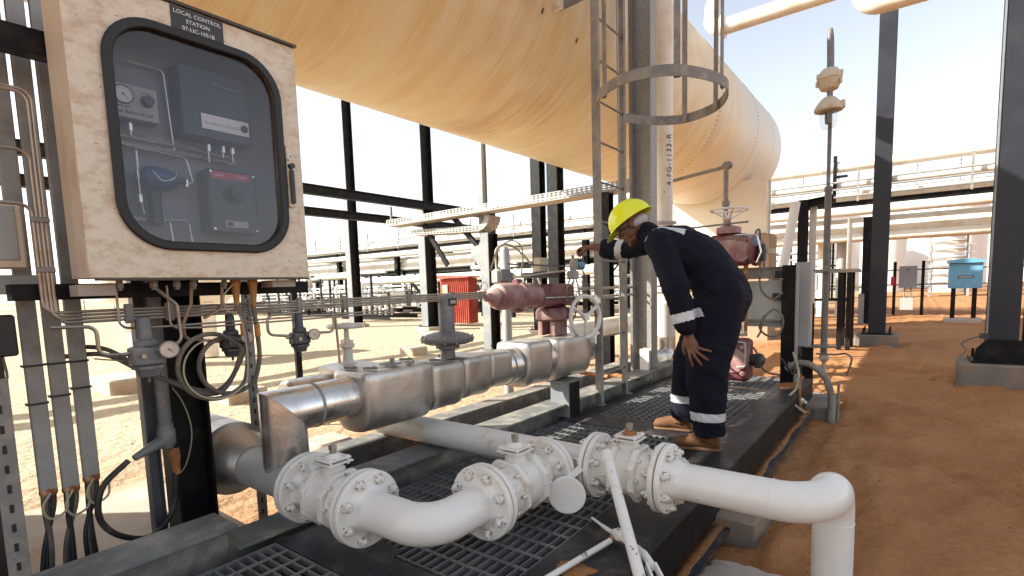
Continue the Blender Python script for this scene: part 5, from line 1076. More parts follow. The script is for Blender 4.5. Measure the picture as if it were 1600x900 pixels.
for pts, lb, mm in (([(-.80, 6.6, .5), (-.62, 6.6, .50), (-.52, 6.55, .52), (-.46, 6.5, .47), (-.5, 6.52, .30)], 'short cable with boot reaching right from the lamp pole foot', 'cable'), ([(-.9, 5.8, .6), (-.82, 5.6, .45), (-.80, 5.4, .33), (-.84, 5.2, .26), (-.76, 5.15, .2), (-.72, 5.3, .12)], 'thin grey wires drooping over the skid corner', 'cabley'), ([(-.94, 5.8, .5), (-.80, 5.7, .38), (-.78, 5.5, .40), (-.77, 5.35, .3), (-.75, 5.3, .16), (-.7, 5.4, .1)], 'rusty drain hose below the skid corner', 'rust'), ([(-1.0, 5.75, .55), (-.9, 5.7, .42), (-.84, 5.6, .44), (-.83, 5.75, .5)], 'small cable loop at the foot of the corner post', 'cableb')):
    top(MB().tube(spline(pts, 8), .010, 8), 'loose_cable', mm, lb, 'cable', pts[0])
mb = MB(); mb.ell((-.765, 5.42, .20), (.03, .03, .03)); mb.cyl((-.79, 5.42, .20), (-.72, 5.38, .20), .014, seg=10); top(mb, 'drain_valve', 'white', 'little white drain cap on the skid side near the conduit', 'valve', (-.76, 5.4, .2))

# ================================================================== RIGHT COLUMNS
def rcol(X, Y, w, label, d=.4, bw=.72, bh=.16, bd=.7, zig=False, z1=9):
    r = T('steel_column', label, 'column', (X, Y, 0), 'black columns on concrete footings'); y0 = Y-d/2
    MB().bb(X-w/2, X+w/2, y0, y0+.02, bh+.03, z1).build('front_flange', 'slate', r); MB().bb(X-.01, X+.01, y0+.021, y0+d-.021, bh+.03, z1).build('web', 'slate', r); MB().bb(X-w/2, X+w/2, y0+d-.02, y0+d, bh+.03, z1).build('rear_flange', 'slate', r)
    MB().cbox(X-bw/2, X+bw/2, Y-bd/2, Y+bd/2, -.15, bh, .02).build('footing', 'concrete', r)
    mb = MB(); mb.bb(X-bw*.36, X+bw*.36, Y-bd*.38, Y+bd*.38, bh+.002, bh+.03); mb.build('base_plate', 'black', r)
    mb = MB(); [mb.cyl((X+sx*bw*.30, Y+sy*bd*.30, bh+.03), (X+sx*bw*.30, Y+sy*bd*.30, bh+.13), .016, seg=8) for sx in (-1, 1) for sy in (-1, 1)]; mb.build('anchor_bolts', 'black', r)
    return r
rcol(-.49, 12.62, .27, 'slate grey column with shadow bands standing right of the lamp pole', bw=.70, bh=.20)
R_ = rcol(.90, 8.55, .27, 'massive dark column at the right edge on a grey concrete footing', d=.36, bw=.78, bh=.26, bd=.72)
mb = MB(); mb.prism([(-.26, 0), (.26, 0), (.24, .14), (.15, .25), (-.15, .25), (-.24, .14)], (.90, 8.33, .292), (1, 0, 0), (0, 0, 1), (0, .02, 0)); mb.build('gusset', 'black', R_)
MB().bb(.745, .762, 8.36, 8.40, .3, 9).build('sunlit_edge', 'palecol', R_)  # pale strip painting the sunlit side of the flange
mb = MB(); mb.bar((1.02, 8.52, 2.9), (1.10, 8.52, 6), .02, .02); mb.bar((.98, 8.50, 3.2), (1.22, 8.50, 6), .016, .016); mb.build('brace_rods', 'galvd', R_)
r = T('thin_post', 'thin dark post cut by the right edge beside the massive column', 'post', (1.2, 8.9, 0)); MB().bb(1.13, 1.18, 8.9, 8.96, 0, 2.2).build('post', 'black', r); mb = MB(); [mb.bb(1.18, 1.5, 8.92, 8.95, z, z+.03) for z in (.35, .62)]; mb.build('rungs', 'black', r)
MB().tube(spline([(.72, 8.3, .60), (.60, 8.22, .56), (.52, 8.2, .50), (.56, 8.2, .42), (.50, 8.18, .3), (.49, 8.15, 0)], 8), .009, 8).build('cable', 'cable', T('earth_cable', 'thin earthing cable looping down the footing of the massive column', 'cable', (.5, 8.2, 0)))
# light fittings on that column base
top(MB().cbox(.68, .77, 8.28, 8.33, .56, .62, .005), 'earth_clamp', 'dark', 'small black clamp low on the massive column', 'clamp', (.7, 8.3, .58))
# overhead white pipes
r = T('overhead_pipe', 'white overhead pipe with elbow at the top above the tank end', 'pipe', (-2.5, 10.5, 6))
MB().tube(fillet([(-3.2, 10.9, 6.6), (-3.15, 10.6, 6.0), (2.5, 10.45, 6.0)], .3, 8), .14, 28).build('pipe', 'pipec', r); MB().lathe([(.2, 0), (.2, .05)], (-2.95, 10.59, 6.0), (1, 0, 0), 28).build('flange', 'pipec', r)
r = T('overhead_pipe', 'white overhead pipe end with rounded elbow above the slate column', 'pipe', (-.5, 11.6, 6)); MB().tube(fillet([(-.86, 11.6, 7.5), (-.86, 11.6, 6.02), (3.5, 11.6, 6.05)], .3, 8), .16, 28).build('pipe', 'pipec', r)
top(MB().tube([(-14.5, 11.2, 5.9), (-5, 11.2, 7.6)], .1, 14), 'sloping_pipe', 'pipec', 'thin sloping cream pipe glimpsed at the cabinet edge below the tank', 'pipe', (-10, 11.2, 6)) if False else None
# ================================================================== PIPE RACK BEHIND
RY = 20.0
r = T('pipe_rack', 'long black steel pipe rack crossing the whole background', 'pipe rack', (-10, RY+2, 0))
cols = [-46, -40.2, -34.3, -28.9, -23.4, -17.3, -11.2, -5.2, 4.0, 10]
for X in cols:
    for Y in (RY+.2, RY+4.6):
        if X == -1.9 and Y < RY+1: X2, m_ = X, 'black'
        else: X2, m_ = X, 'black'
        MB().hbeam((X2, Y, .12), (X2, Y, 3.75), .24, .26, .018, up=(0, 1, 0)).build('leg', m_, r)
    mb = MB(); [mb.hbeam((X, RY, z), (X, RY+4.8, z), .2, .22, .016) for z in (2.48, 3.62)]; mb.build('cross_beam', 'black', r)
    mb = MB(); [mb.cbox(X-.4, X+.4, Y-.4, Y+.4, -.1, .12, .02) for Y in (RY+.2, RY+4.6)]; mb.build('footing', 'concl', r)
for (x0, x1) in ((-26.0, -28.7), (-20.6, -17.5), (-23.1, -20.6)):
    MB().bar((x0, RY+.2, 2.4), (x1, RY+.2, .4), .12, .12).build('brace', 'black', r)
MB().hbeam((-50, RY+.1, 3.63), (14, RY+.1, 3.63), .2, .2, .016).build('long_beam', 'black', r)
MB().hbeam((-50, RY+.35, 2.36), (-9, RY+.35, 2.36), .2, .2, .016).build('long_beam', 'black', r)
mb = MB()
for k in range(24): x = -50+k*2.7; mb.bb(x-.03, x+.03, RY-.02, RY+.04, 3.7, 4.75)
mb.build('rail_posts', 'galvd', r)
mb = MB(); [mb.tube([(-50, RY, z), (14, RY, z)], .03, 8) for z in (3.88, 4.12, 4.34)]; mb.build('handrail', 'galv', r)
plines = [(RY+.75, 2.92, .34, 'fat white pipe on the lower deck of the background rack, nearest of them'), (RY+1.7, 2.92, .36, 'second fat white pipe on the lower deck of the background rack'), (RY+2.6, 2.9, .30, 'third fat pipe on the lower deck of the background rack'), (RY+3.6, 2.84, .22, 'slimmer rearmost pipe on the lower deck of the background rack'),
          (RY+.45, 2.60, .13, 'lowest tan pipe tucked under the fat pipes of the background rack'), (RY+.3, 4.28, .10, 'slim white pipe level with the top handrail of the rack'), (RY+2.0, 4.52, .15, 'upper white pipe riding above the rack deck'), (RY-.22, 3.38, .15, 'white pipe slung in front of the rack just under its black beam'), (RY+.9, 3.98, .16, 'white pipe on the upper rack deck, nearest the handrail'), (RY+1.6, 4.02, .22, 'thick white pipe in the middle of the upper rack deck'), (RY+2.6, 4.05, .26, 'thickest white pipe on the upper rack deck'), (RY+3.7, 3.95, .14, 'thin rear pipe on the upper rack deck')]
for y, z, rr, lb in plines: top(MB().tube([(-60, y, z), (14, y, z)], rr, 20), 'rack_pipe', 'pipec', lb, 'pipe', (-20, y, z), 'pipes lying on the background rack')
r = T('high_pipe', 'highest white pipe, carried on tall black stands above the rack', 'pipe', (0, RY, 4.75)); MB().tube([(-9.5, RY+.3, 4.86), (14, RY+.3, 4.86)], .18, 20).build('pipe', 'pipec', r)
mb = MB()
for x in (-6.2, -2.05, -.6, 4, 8): mb.bb(x-.05, x+.05, RY+.10, RY+.2, 3.75, 5.2 if x == -2.05 else 4.65)
mb.bb(-2.05, -1.7, RY+.12, RY+.18, 4.50, 4.58); mb.build('stand', 'black', r)
mb = MB()
for k in range(9): x = -3.1+k*1.05; mb.cyl((x, RY+1.2, 3.8), (x, RY+1.2, 4.95), .014, seg=6); [mb.ell((x, RY+1.2, 4.55+.1*j), (.035, .035, .02), nu=8, nv=5) for j in range(4)]
top(mb, 'vent_whips', 'galvd', 'row of thin ringed rods sticking up from the rack pipes', 'rods', (0, RY+1.2, 3.8))
# pale cylindrical supports under the rack
for i, (x, rr, lb) in enumerate(((-2.45, .13, 'left pale round pillar under the rack beyond the lamp pole'), (-1.88, .14, 'right pale pillar under the rack beside the slate column'))):
    top(MB().lathe([(rr, 0), (rr, 2.6)], (x, RY+1.0, 0), (0, 0, 1), 24), 'rack_pillar', 'pipec' if i == 0 else 'lgrey', lb, 'pillar', (x, RY+1, 0))
r = T('far_column', 'dark post with pale foot strip hidden partly behind the slate column', 'column', (-.98, 18.2, 0)); MB().hbeam((-.98, 18.2, 0), (-.98, 18.2, 3.0), .26, .3, .02, up=(0, 1, 0)).build('post', 'black', r); MB().bb(-1.16, -1.02, 17.9, 17.94, 0, .85).build('pale_foot', 'palecol', r); mb = MB(); mb.tube([(-1.42, 18, 3.0), (-1.42, 18, 1.05), (-1.1, 18, 1.05)], .06, 10); mb.build('side_pipe', 'pipec', r)
# boxes on the right
r = T('blue_cabinet', 'bright blue field cabinet with sloped lid on two legs and concrete base', 'cabinet', (1.22, 19.3, 0))
MB().cbox(.86, 1.57, 19.1, 19.55, .93, 1.62, .01).build('box', 'blue', r); mb = MB(); mb.prism([(-.40, 0), (.40, 0), (.40, .06), (.12, .12), (-.12, .12), (-.40, .06)], (1.215, 19.02, 1.625), (1, 0, 0), (0, 0, 1), (0, .62, 0)); mb.build('lid', 'blue', r)
MB().bb(1.05, 1.38, 19.092, 19.099, 1.21, 1.28).build('label_plate', 'ink', r); mb = MB(); mb.bb(1.07, 1.36, 19.088, 19.0915, 1.225, 1.265); mb.build('label_face', 'lgrey', r)
MB().bb(.93, 1.03, 19.2, 19.3, .10, .93).build('leg', 'black', r); MB().bb(1.38, 1.48, 19.2, 19.3, .10, .93).build('leg', 'black', r); MB().cbox(.80, 1.62, 19.0, 19.6, -.05, .10, .02).build('base', 'concl', r)
r = T('grey_cabinet', 'flat grey field box hung between two thin black posts', 'cabinet', (-.05, 22, 0)); MB().cbox(-.30, .18, 21.9, 22.08, .92, 1.64, .006).build('box', 'gbox', r); MB().bb(-.09, -.02, 21.892, 21.899, 1.50, 1.53).build('badge', 'ink', r)
mb = MB(); mb.cyl((-.14, 22, .55), (-.14, 22, .92), .02, seg=8); mb.cyl((.03, 22, .55), (.03, 22, .92), .02, seg=8); mb.build('conduits', 'galvd', r); MB().cbox(-.24, .12, 21.9, 22.1, .18, .58, .01).build('lower_box', 'lgrey', r)
r = T('post_fence', 'thin black post and rail barrier behind the grey and blue cabinets', 'fence', (0, 22.3, 0))
mb = MB(); [mb.bb(x-.045, x+.045, 22.2, 22.3, 0, 1.8) for x in (-.42, .34, -2.0, 5.2)]; mb.build('posts', 'black', r); mb = MB(); [mb.tube([(-2.8, 22.25, z), (5.5, 22.25, z)], .02, 6) for z in (1.02, 1.52)]; mb.build('rails', 'black', r)
MB().cbox(-.52, -.40, 22.05, 22.19, 1.0, 1.3, .02).build('box', 'redlab', T('red_fitting', 'small red fitting on the post left of the grey cabinet', 'fitting', (-.46, 22.1, 1.1)))
r = T('second_grey_box', 'pale grey box on a pole seen between the low posts left of the slate column', 'cabinet', (-2.6, 18.5, 0)); MB().cbox(-2.72, -2.25, 18.4, 18.6, .95, 1.45, .01).build('box', 'lgrey', r); MB().cyl((-2.45, 18.5, 0), (-2.45, 18.5, .95), .05, seg=10).build('pole', 'pipec', r)
r = T('equipment_frame', 'small black table frame beyond the junction box', 'frame', (-1.2, 10, 0)); mb = MB(); [mb.bb(x-.04, x+.04, y-.04, y+.04, 0, 1.42) for x in (-1.55, -1.02, -.88) for y in (11.4, 12.0)]; mb.build('legs', 'black', r); MB().bb(-1.6, -.75, 11.3, 12.1, 1.42, 1.48).build('table_top', 'galvd', r); MB().bb(-1.55, -.85, 11.38, 11.42, .9, .95).build('rail', 'black', r)
# far walls, tanks, gantries
rng = random.Random(3)
for i, (x, y, rr, h, lb) in enumerate(((-9, 62, 5, 7.5, 'broad white storage tank far beyond the tank pedestal'), (2.6, 70, 3.4, 8, 'white cylindrical tower far behind the blue cabinet'), (-1.9, 55, 1.6, 5.0, 'white vessel far away behind the pale rack pillars'), (-25, 75, 7, 8, 'large pale storage tank far away left of the man'))):
    top(MB().lathe([(rr, 0), (rr, h), (rr*.7, h+rr*.18), (.01, h+rr*.25)], (x, y, 0), (0, 0, 1), 48), 'distant_tank', 'bgwhite', lb, 'tank', (x, y, 0), 'distant white tanks')
top(MB().bb(-30, 30, 95, 95.4, 0, 5.5), 'boundary_wall', 'wall', 'long white boundary wall at the far right horizon', 'wall', (0, 95, 0))
top(MB().bb(-62, -8, 46, 46.3, 0, 3.4), 'site_building', 'wall', 'long low white building glimpsed beyond the rack left of the man', 'building', (-35, 46, 0))
def gantry(x, y, w, h, lb, m='bggrey', nl=3, d=1.6):
    r = T('access_gantry', lb, 'gantry', (x, y, 0), 'far access gantries'); mb = MB()
    for sx in (0, w):
        for sy in (0, d): mb.bb(x+sx-.06, x+sx+.06, y+sy-.06, y+sy+.06, 0, h)
    mb.build('posts', m, r); mb = MB()
    for k in range(nl):
        z = h*(k+1)/nl-.9; mb.bb(x-.3, x+w+.3, y-.1, y+d+.1, z, z+.09)
        for zz in (.45, .9): mb.bb(x-.3, x+w+.3, y-.12, y-.09, z+zz, z+zz+.04); 
        for j in range(int(w/.9)+1): mb.bb(x+j*.9-.02, x+j*.9+.02, y-.12, y-.09, z, z+.94)
    mb.build('platforms', m, r); return r
gantry(1.0, 42, 1.8, 4.6, 'skeletal far access gantry with platforms left of the blue cabinet top')
gantry(-6.4, 38, 2.4, 4.4, 'far gantry with handrails between the pale pillars and the slate column', 'black')
gantry(-52, 34, 6, 3.6, 'far gantry with railings just right of the cabinet', 'black', 2)
r = T('spiral_vessel', 'ribbed white column with ring platforms far behind the blue cabinet', 'vessel', (2.3, 52, 0)); MB().lathe([(.9, 0), (.9, 6), (.3, 6.8)], (2.3, 52, 0), (0, 0, 1), 24).build('shell', 'bgwhite', r); mb = MB(); [mb.ring((2.3, 52, .8+.6*k), (0, 0, 1), 1.15, .09, 24, 6) for k in range(9)]; mb.build('rings', 'lgrey', r)
# red corrugated hut
r = T('red_hut', 'small red corrugated metal hut in the sunlit yard', 'hut', (-13.2, 14.3, 0)); mb = MB(); n = 14
pts = []
for k in range(n*4+1): x = -13.85+1.38*k/(n*4); pts.append((x, (.04 if (k//2) % 2 else 0)))
vs = [(x, 14.0+o, .10) for x, o in pts]+[(x, 14.0+o, 1.72) for x, o in pts]; m_ = len(pts); MB().add(vs, [(i, i+1, m_+i+1, m_+i) for i in range(m_-1)]).build('corrugated_front', 'red', r)
pts = []
for k in range(n*4+1): y = 14.02+.4*k/(n*4); pts.append((y, (.04 if (k//2) % 2 else 0)))
vs = [(-12.46-o, y, .10) for y, o in pts]+[(-12.46-o, y, 1.72) for y, o in pts]; MB().add(vs, [(i, i+1, m_+i+1, m_+i) for i in range(m_-1)]).build('corrugated_side', 'red', r)
mb = MB(); mb.bb(-13.9, -13.85, 14.0, 14.42, .1, 1.72); mb.bb(-13.85, -12.5, 14.40, 14.44, .1, 1.72); mb.build('rear_walls', 'red', r); MB().prism([(-.78, 0), (.78, 0), (.78, .05), (-.78, .12)], (-13.17, 13.88, 1.73), (1, 0, 0), (0, 0, 1), (0, .65, 0)).build('roof', 'red', r)
mb = MB(); mb.bb(-13.76, -13.50, 13.955, 13.985, .75, 1.5); mb.build('window_panel', 'concl', r)
# plant skids in the yard, one thing each
specs = [(-27, 22.5, 'dark framed pump group in the shade of the rack, left of its brace'), (-21.5, 21.8, 'row of small white valves under the rack just left of the beam junction column'), (-40, 34, 'far compressor group beyond the yard pipe loop'), (-33, 38, 'farther white exchanger skid in the left distance'), (-26, 42, 'white pipe cluster in the far distance between the two tall columns'), (-18, 38, 'far pipe cluster straight behind the red hut'), (-50, 30, 'far skid at the left horizon near the gantry'), (-8.5, 27, 'skid of white pipes glimpsed between the twin black columns and the ladder'), (-6.2, 31, 'white pipe skid glimpsed right behind the ladder'), (-19.5, 15.6, 'white pump on a low frame left of the red hut'), (-24, 17.5, 'white manifold skid in front of the rack legs'), (-29, 17.2, 'white pipe manifold with black rails right of the cabinet'), (-34, 18.5, 'cluster of pipes and valves near the cabinet edge in the yard'), (-38, 26, 'far pump skid under the rack at left'), (-30, 27, 'far white pump skid behind the rack brace'), (-23, 28, 'far small compressor skid beyond the rack'), (-16, 29, 'far skid of white vessels beyond the red hut'), (-45, 24, 'far pipe skid furthest to the left beside the cabinet'), (-13, 33, 'far row of white valves right of the red hut')]
for i, (x, y, lb) in enumerate(specs):
    r = T('plant_skid', lb, 'plant skid', (x, y, 0), 'plant skids in the yard'); g = random.Random(i+20)
    mb = MB(); W, D_ = 3.4, 1.6
    for (a, b) in (((x-W/2, y-D_/2, .2), (x+W/2, y-D_/2, .2)), ((x-W/2, y+D_/2, .2), (x+W/2, y+D_/2, .2))): mb.hbeam(a, b, .15, .2, .015)
    for k in range(4): xx = x-W/2+W*k/3; mb.bb(xx-.04, xx+.04, y-D_/2-.04, y-D_/2+.04, .3, g.choice((1.3, 1.8, 2.1, 2.7)))
    mb.bb(x-W/2, x+W/2, y-D_/2-.03, y-D_/2+.03, 1.22, 1.27); mb.build('frame', 'black', r)
    mb = MB()
    for k in range(9):
        xx = x-W/2+.2+k*.37; z = g.uniform(.5, 1.75); mb.tube(fillet([(xx, y-.5, .3), (xx, y-.5, z), (xx+g.uniform(.3, .8), y-.2, z), (xx+.5, y+.5, z)], .12, 4), g.uniform(.035, .08), 8)
        mb.lathe([(.16, 0), (.16, .05)], (xx, y-.5, z*.6), (0, 0, 1), 14)
    mb.tube([(x-W/2-.6, y+.3, .75), (x+W/2+.6, y+.3, .75)], .14, 12); mb.build('pipes', 'bgwhite', r)
    mb = MB()
    for k in range(3): xx = x-W/2+.6+k*1.1; z = g.uniform(1.1, 1.6); mb.cyl((xx, y, .7), (xx, y, z), .04, seg=8); mb.ring((xx, y, z), (0, 0, 1), .18, .02, 16, 6)
    mb.build('valve_wheels', 'lgrey', r)
    MB().lathe([(.01, -.7), (.25, -.62), (.3, -.5), (.3, .5), (.25, .62), (.01, .7)], (x+g.uniform(-.7, .7), y+.2, g.uniform(.7, 1.0)), (1, 0, 0), 20).build('vessel', g.choice(('bgwhite', 'lgrey', 'gbox')), r)
for (y, x0, x1, h, step, lb) in ((17.6, -40, -20.5, 1.5, 2.3, 'low dark pipe run on short stands, nearest in the sunlit yard'), (26.5, -52, -12, 2.0, 2.2, 'low grey pipe run on stands under the far side of the rack'), (33, -62, -4, 2.6, 2.9, 'far pipe run on thin stands beyond the rack')):
    r = T('low_pipe_run', lb, 'pipe rack', ((x0+x1)/2, y, 0)); g = random.Random(int(y)); mb = MB(); n = int((x1-x0)/step)
    for k in range(n+1): xx = x0+k*step; mb.bb(xx-.05, xx+.05, y-.05, y+.05, 0, h+g.uniform(-.1, .9)); 
    mb.build('posts', 'black', r); mb = MB()
    for k in range(6): z = h*(.35+.14*k); mb.tube([(x0-.5, y-.15+.06*k, z), (x1+.5, y-.15+.06*k, z)], g.choice((.03, .05, .09)), 8)
    mb.build('pipes', g.choice(('bggrey', 'lgrey')), r); mb = MB()
    for k in range(n*2): xx = x0+g.uniform(0, 1)*(x1-x0); mb.cyl((xx, y-.2, h*.4), (xx, y-.2, h*g.uniform(.8, 1.25)), g.choice((.03, .05)), seg=8); mb.lathe([(.14, 0), (.14, .05)], (xx, y-.2, h*.62), (0, 0, 1), 12)
    mb.build('branch_lines', 'bgwhite', r)
for (x, y, w, h, lb) in ((-37, 19, 2.2, 2.3, 'black goal-post frame just right of the cabinet edge'), (-31.5, 19.6, 1.8, 2.0, 'black goal-post frame left of the first tall column'), (-25, 19.5, 1.6, 2.2, 'black goal-post frame between the two tall columns'), (-22.2, 23.5, 2.4, 2.3, 'black goal-post frame under the rack beside the diagonal brace'), (-15.5, 19.2, 1.5, 2.1, 'black goal-post frame right of the red hut'), (-11.5, 24, 2, 2.3, 'black goal-post frame behind the maroon actuator')):
    r = T('goalpost_frame', lb, 'frame', (x, y, 0), 'low steel frames in the yard'); mb = MB(); [mb.bb(x+s*w/2-.06, x+s*w/2+.06, y-.06, y+.06, 0, h) for s in (-1, 1)]; mb.build('posts', 'black', r)
    mb = MB(); mb.bb(x-w/2-.3, x+w/2+.3, y-.06, y+.06, h+.001, h+.13); mb.build('crossbar', 'black', r); mb = MB(); mb.bar((x-w/2, y, h*.55), (x, y, h), .07, .07); mb.build('knee_brace', 'black', r)
    mb = MB(); [mb.tube([(x-w*.9, y+o, z), (x+w*.9, y+o, z)], rr, 10) for o, z, rr in ((-.02, h+.24, .10), (0, h*.55, .05), (.1, h*.75, .07))]; mb.build('pipes', 'bgwhite', r)
# nearer white line with drops at the rack's left part
r = T('yard_pipe_loop', 'white insulated pipe loop with drop leg right of the cabinet', 'pipe', (-32, 18, 2)); MB().tube(fillet([(-45, 18.4, 2.45), (-29.6, 18.4, 2.45), (-29.6, 18.4, .9), (-29.6, 17.8, .6)], .45, 8), .24, 16).build('pipe', 'pipec', r); MB().tube(fillet([(-29.2, 18.8, 2.3), (-25.5, 18.8, 2.3), (-24.8, 18.8, 1.9), (-10, 18.8, 1.95)], .4, 6), .2, 16).build('pipe', 'pipec', r)
for X in (-33, -29.0, -25.2, -19.5, -14): MB().hbeam((X, 18.6, 0), (X, 18.6, 2.0), .14, .16, .012, up=(0, 1, 0)).build('pipe_stand', 'black', r)
# small tank at left seen through the channels and under the cabinet
r = T('yellow_vessel', 'small cream horizontal vessel in the yard below the cabinet', 'vessel', (-12.5, 3.8, 0)); MB().lathe([(.01, -1.3), (.25, -1.24), (.42, -1.05), (.45, -.9), (.45, .9), (.42, 1.05), (.25, 1.24), (.01, 1.3)], (-12.5, 4.6, 1.62), (0, 1, 0), 32).build('shell', 'pipec', r); MB().lathe([(.2, 0), (.2, 1.2)], (-12.5, 3.9, 0), (0, 0, 1), 20).build('leg', 'pipec', r); MB().lathe([(.2, 0), (.2, 1.2)], (-12.5, 5.2, 0), (0, 0, 1), 20).build('leg', 'pipec', r)
mb = MB(); mb.ell((-12.2, 3.75, .85), (.25, .25, .2)); mb.ring((-12.0, 3.7, .95), (1, -.3, 0), .17, .02, 20, 6); mb.build('valve', 'white', r)
top(MB().cbox(-9.8, -8.85, 2.35, 2.95, -.05, .20, .02), 'yard_block', 'concl', 'concrete block lying in the sunny yard left of the conduit riser', 'block', (-9.3, 2.6, 0))
for i, (x, y, s) in enumerate(((-6.9, 3.2, .5), (-8.2, 7.4, .42), (-10.5, 10.2, .5), (-3.6, 2.3, .3), (-6.0, 9.6, .4))):
    top(MB().cbox(x-s/2, x+s/2, y-s/2, y+s/2, -.05, .14+.02*i, .02), 'yard_footing', 'concl', ('pale footing near the looped cables in the yard', 'pale footing behind the gate valve wheel', 'pale footing between the two left tall columns', 'pale footing just behind the clad pipe reducer', 'pale footing behind the diaphragm actuator')[i], 'footing', (x, y, 0))
# wire fence of the yard, left
r = T('wire_fence', 'thin distant wire fence crossing the sand at far left', 'fence', (-40, 12, 0)); mb = MB()
for k in range(14): mb.cyl((-45+.3*k, 6+1.6*k, 0), (-45+.3*k, 6+1.6*k, 1.4), .03, seg=6)
mb.build('posts', 'galvd', r); mb = MB(); [mb.tube([(-45, 6, z), (-41.1, 26.8, z)], .012, 5) for z in (.4, .8, 1.2)]; mb.build('wires', 'galvd', r)
# lone tall mast far right of the tank
top(MB().tube(fillet([(-7.9, 40, 0), (-7.9, 40, 9.6), (-8.7, 40, 9.6), (-8.7, 40, 9.0)], .3, 5), .03, 6), 'far_mast', 'galv', 'very thin far mast with hooked top beside the tank end', 'mast', (-7.9, 40, 0))
# ================================================================== THE MAN
P = T('person', 'man in navy coverall and yellow hard hat leaning over to touch a transmitter', 'person', (-1.1, 3.42, DZ))
SH = V((0, 0, 0))
Fh = V((-.965, -.26, 0)).normalized()                 # horizontal facing
tilt = math.radians(33)
HF = (Fh*math.cos(tilt)+V((0, 0, -math.sin(tilt)))).normalized()   # face direction
HL = V((0, 0, 1)).cross(Fh).normalized()              # his left
HU = HF.cross(HL).normalized()*1
if HU.z < 0: HU = -HU
HC = V((-1.545, 3.43, 1.735))                         # head centre
HR = Matrix((HF, HL, HU)).transposed()
def H(f, l, u): return HC+HF*f+HL*l+HU*u
def seg(mb, a, b, ra, rb, n=4, sg=16):
    a, b = V(a), V(b); mb.tube([a.lerp(b, i/n) for i in range(n+1)], [ra+(rb-ra)*i/n for i in range(n+1)], sg); mb.ell(a, (ra,)*3); mb.ell(b, (rb,)*3)
def finger(mb, pts, r0, r1):
    pts = [V(p) for p in pts]; n = len(pts)
    for i in range(n-1):
        ra = r0+(r1-r0)*i/(n-1); rb = r0+(r1-r0)*(i+1)/(n-1); mb.tube([pts[i], pts[i+1]], [ra, rb], 12)
    for i, p in enumerate(pts): rr = (r0+(r1-r0)*i/(n-1))*(1.04 if 0 < i < n-1 else 1); mb.ell(p, (rr,)*3, nu=12, nv=8)
body = MB()
# head
body.ell(H(-.010, 0, .030), (.098, .077, .092), HR); body.ell(H(.035, 0, -.035), (.062, .062, .075), HR); body.ell(H(.040, 0, -.090), (.045, .048, .034), HR)
body.ell(H(.072, 0, -.112), (.021, .024, .016), HR)                                 # chin
body.ell(H(.088, 0, .028), (.014, .055, .014), HR)                                  # brow
for s in (-1, 1):
    body.ell(H(.070, s*.040, -.020), (.022, .024, .020), HR)                        # cheek
    body.ell(H(.078, s*.031, .004), (.011, .013, .010), HR)                         # eyeball
    body.ell(H(-.008, s*.080, -.005), (.018, .009, .032), HR); body.ell(H(-.004, s*.076, -.022), (.010, .010, .014), HR)   # ear
body.tube([H(.092, 0, .012), H(.112, 0, -.026), H(.094, 0, -.040)], [.008, .0135, .010], 10); body.ell(H(.108, 0, -.028), (.013, .014, .011), HR)
for s in (-1, 1): body.ell(H(.098, s*.013, -.034), (.010, .008, .008), HR)
body.ell(H(.090, 0, -.062), (.012, .024, .0075), HR); body.ell(H(.086, 0, -.076), (.013, .021, .0085), HR)
# neck and torso under the clothes
NB = V((-1.40, 3.43, 1.635))
seg(body, H(-.035, 0, -.055), NB, .056, .062); 
SP = [V((-.945, 3.43, 1.20)), V((-1.00, 3.43, 1.38)), V((-1.13, 3.43, 1.52)), V((-1.27, 3.43, 1.585)), V((-1.38, 3.43, 1.63))]
body.loft(SP, [(.14, .10), (.13, .09), (.15, .10), (.16, .09), (.09, .06)], (0, 1, 0))
SL, EL, WL = V((-1.27, 3.245, 1.585)), V((-1.125, 3.135, 1.29)), V((-1.055, 3.150, 1.015))
SR, ER, WR = V((-1.42, 3.615, 1.63)), V((-1.69, 3.70, 1.585)), V((-1.985, 3.68, 1.625))
seg(body, V((-1.29, 3.40, 1.59)), SL, .06, .058); seg(body, SL, EL, .052, .042); seg(body, EL, WL, .042, .027)
seg(body, V((-1.33, 3.45, 1.60)), SR, .06, .058); seg(body, SR, ER, .050, .040); seg(body, ER, WR, .040, .027)
HPL, KL, AL = V((-.945, 3.345, 1.17)), V((-.985, 3.275, .80)), V((-.965, 3.27, .37))
HPR, KR, AR = V((-.965, 3.515, 1.17)), V((-1.18, 3.60, .79)), V((-1.245, 3.62, .37))
for h_, k_, a_ in ((HPL, KL, AL), (HPR, KR, AR)): seg(body, h_, k_, .085, .058); seg(body, k_, a_, .055, .038); seg(body, a_, a_+V((-.12, 0, -.045)), .036, .030)
# left hand spread on the outside of the thigh
pc = V((-1.060, 3.118, .955)); hx = V((.30, -.12, -.95)).normalized(); hn = V((-.15, -.98, .08)).normalized(); hy = hx.cross(hn).normalized()
if hy.x < 0: hy = -hy                                  # towards his back
def Q(a, b, c=0): return WL+hx*a+hy*b+hn*c
body.loft([Q(-.02, 0), Q(.03, 0), Q(.065, .002), (Q(.10, .004))], [(.026, .020), (.034, .018), (.042, .016), (.040, .013)], hy)
fb = [((.095, .033), .50, .085), ((.102, .012), .22, .098), ((.100, -.010), -.08, .095)]
for (a, b), ang_, L in (((.088, .034), 1.02, .083), ((.100, .020), .62, .092), ((.104, .002), .28, .094), ((.100, -.018), -.10, .088)):
    d = (hx*math.cos(ang_)+hy*math.sin(ang_)); p0 = Q(a-.02, b); p1 = Q(a, b, .006)
    finger(body, [p0, p1, p1+d*L*.45+hn*.006, p1+d*L*.76-hn*.002, p1+d*L-hn*.010], .0115, .0078)
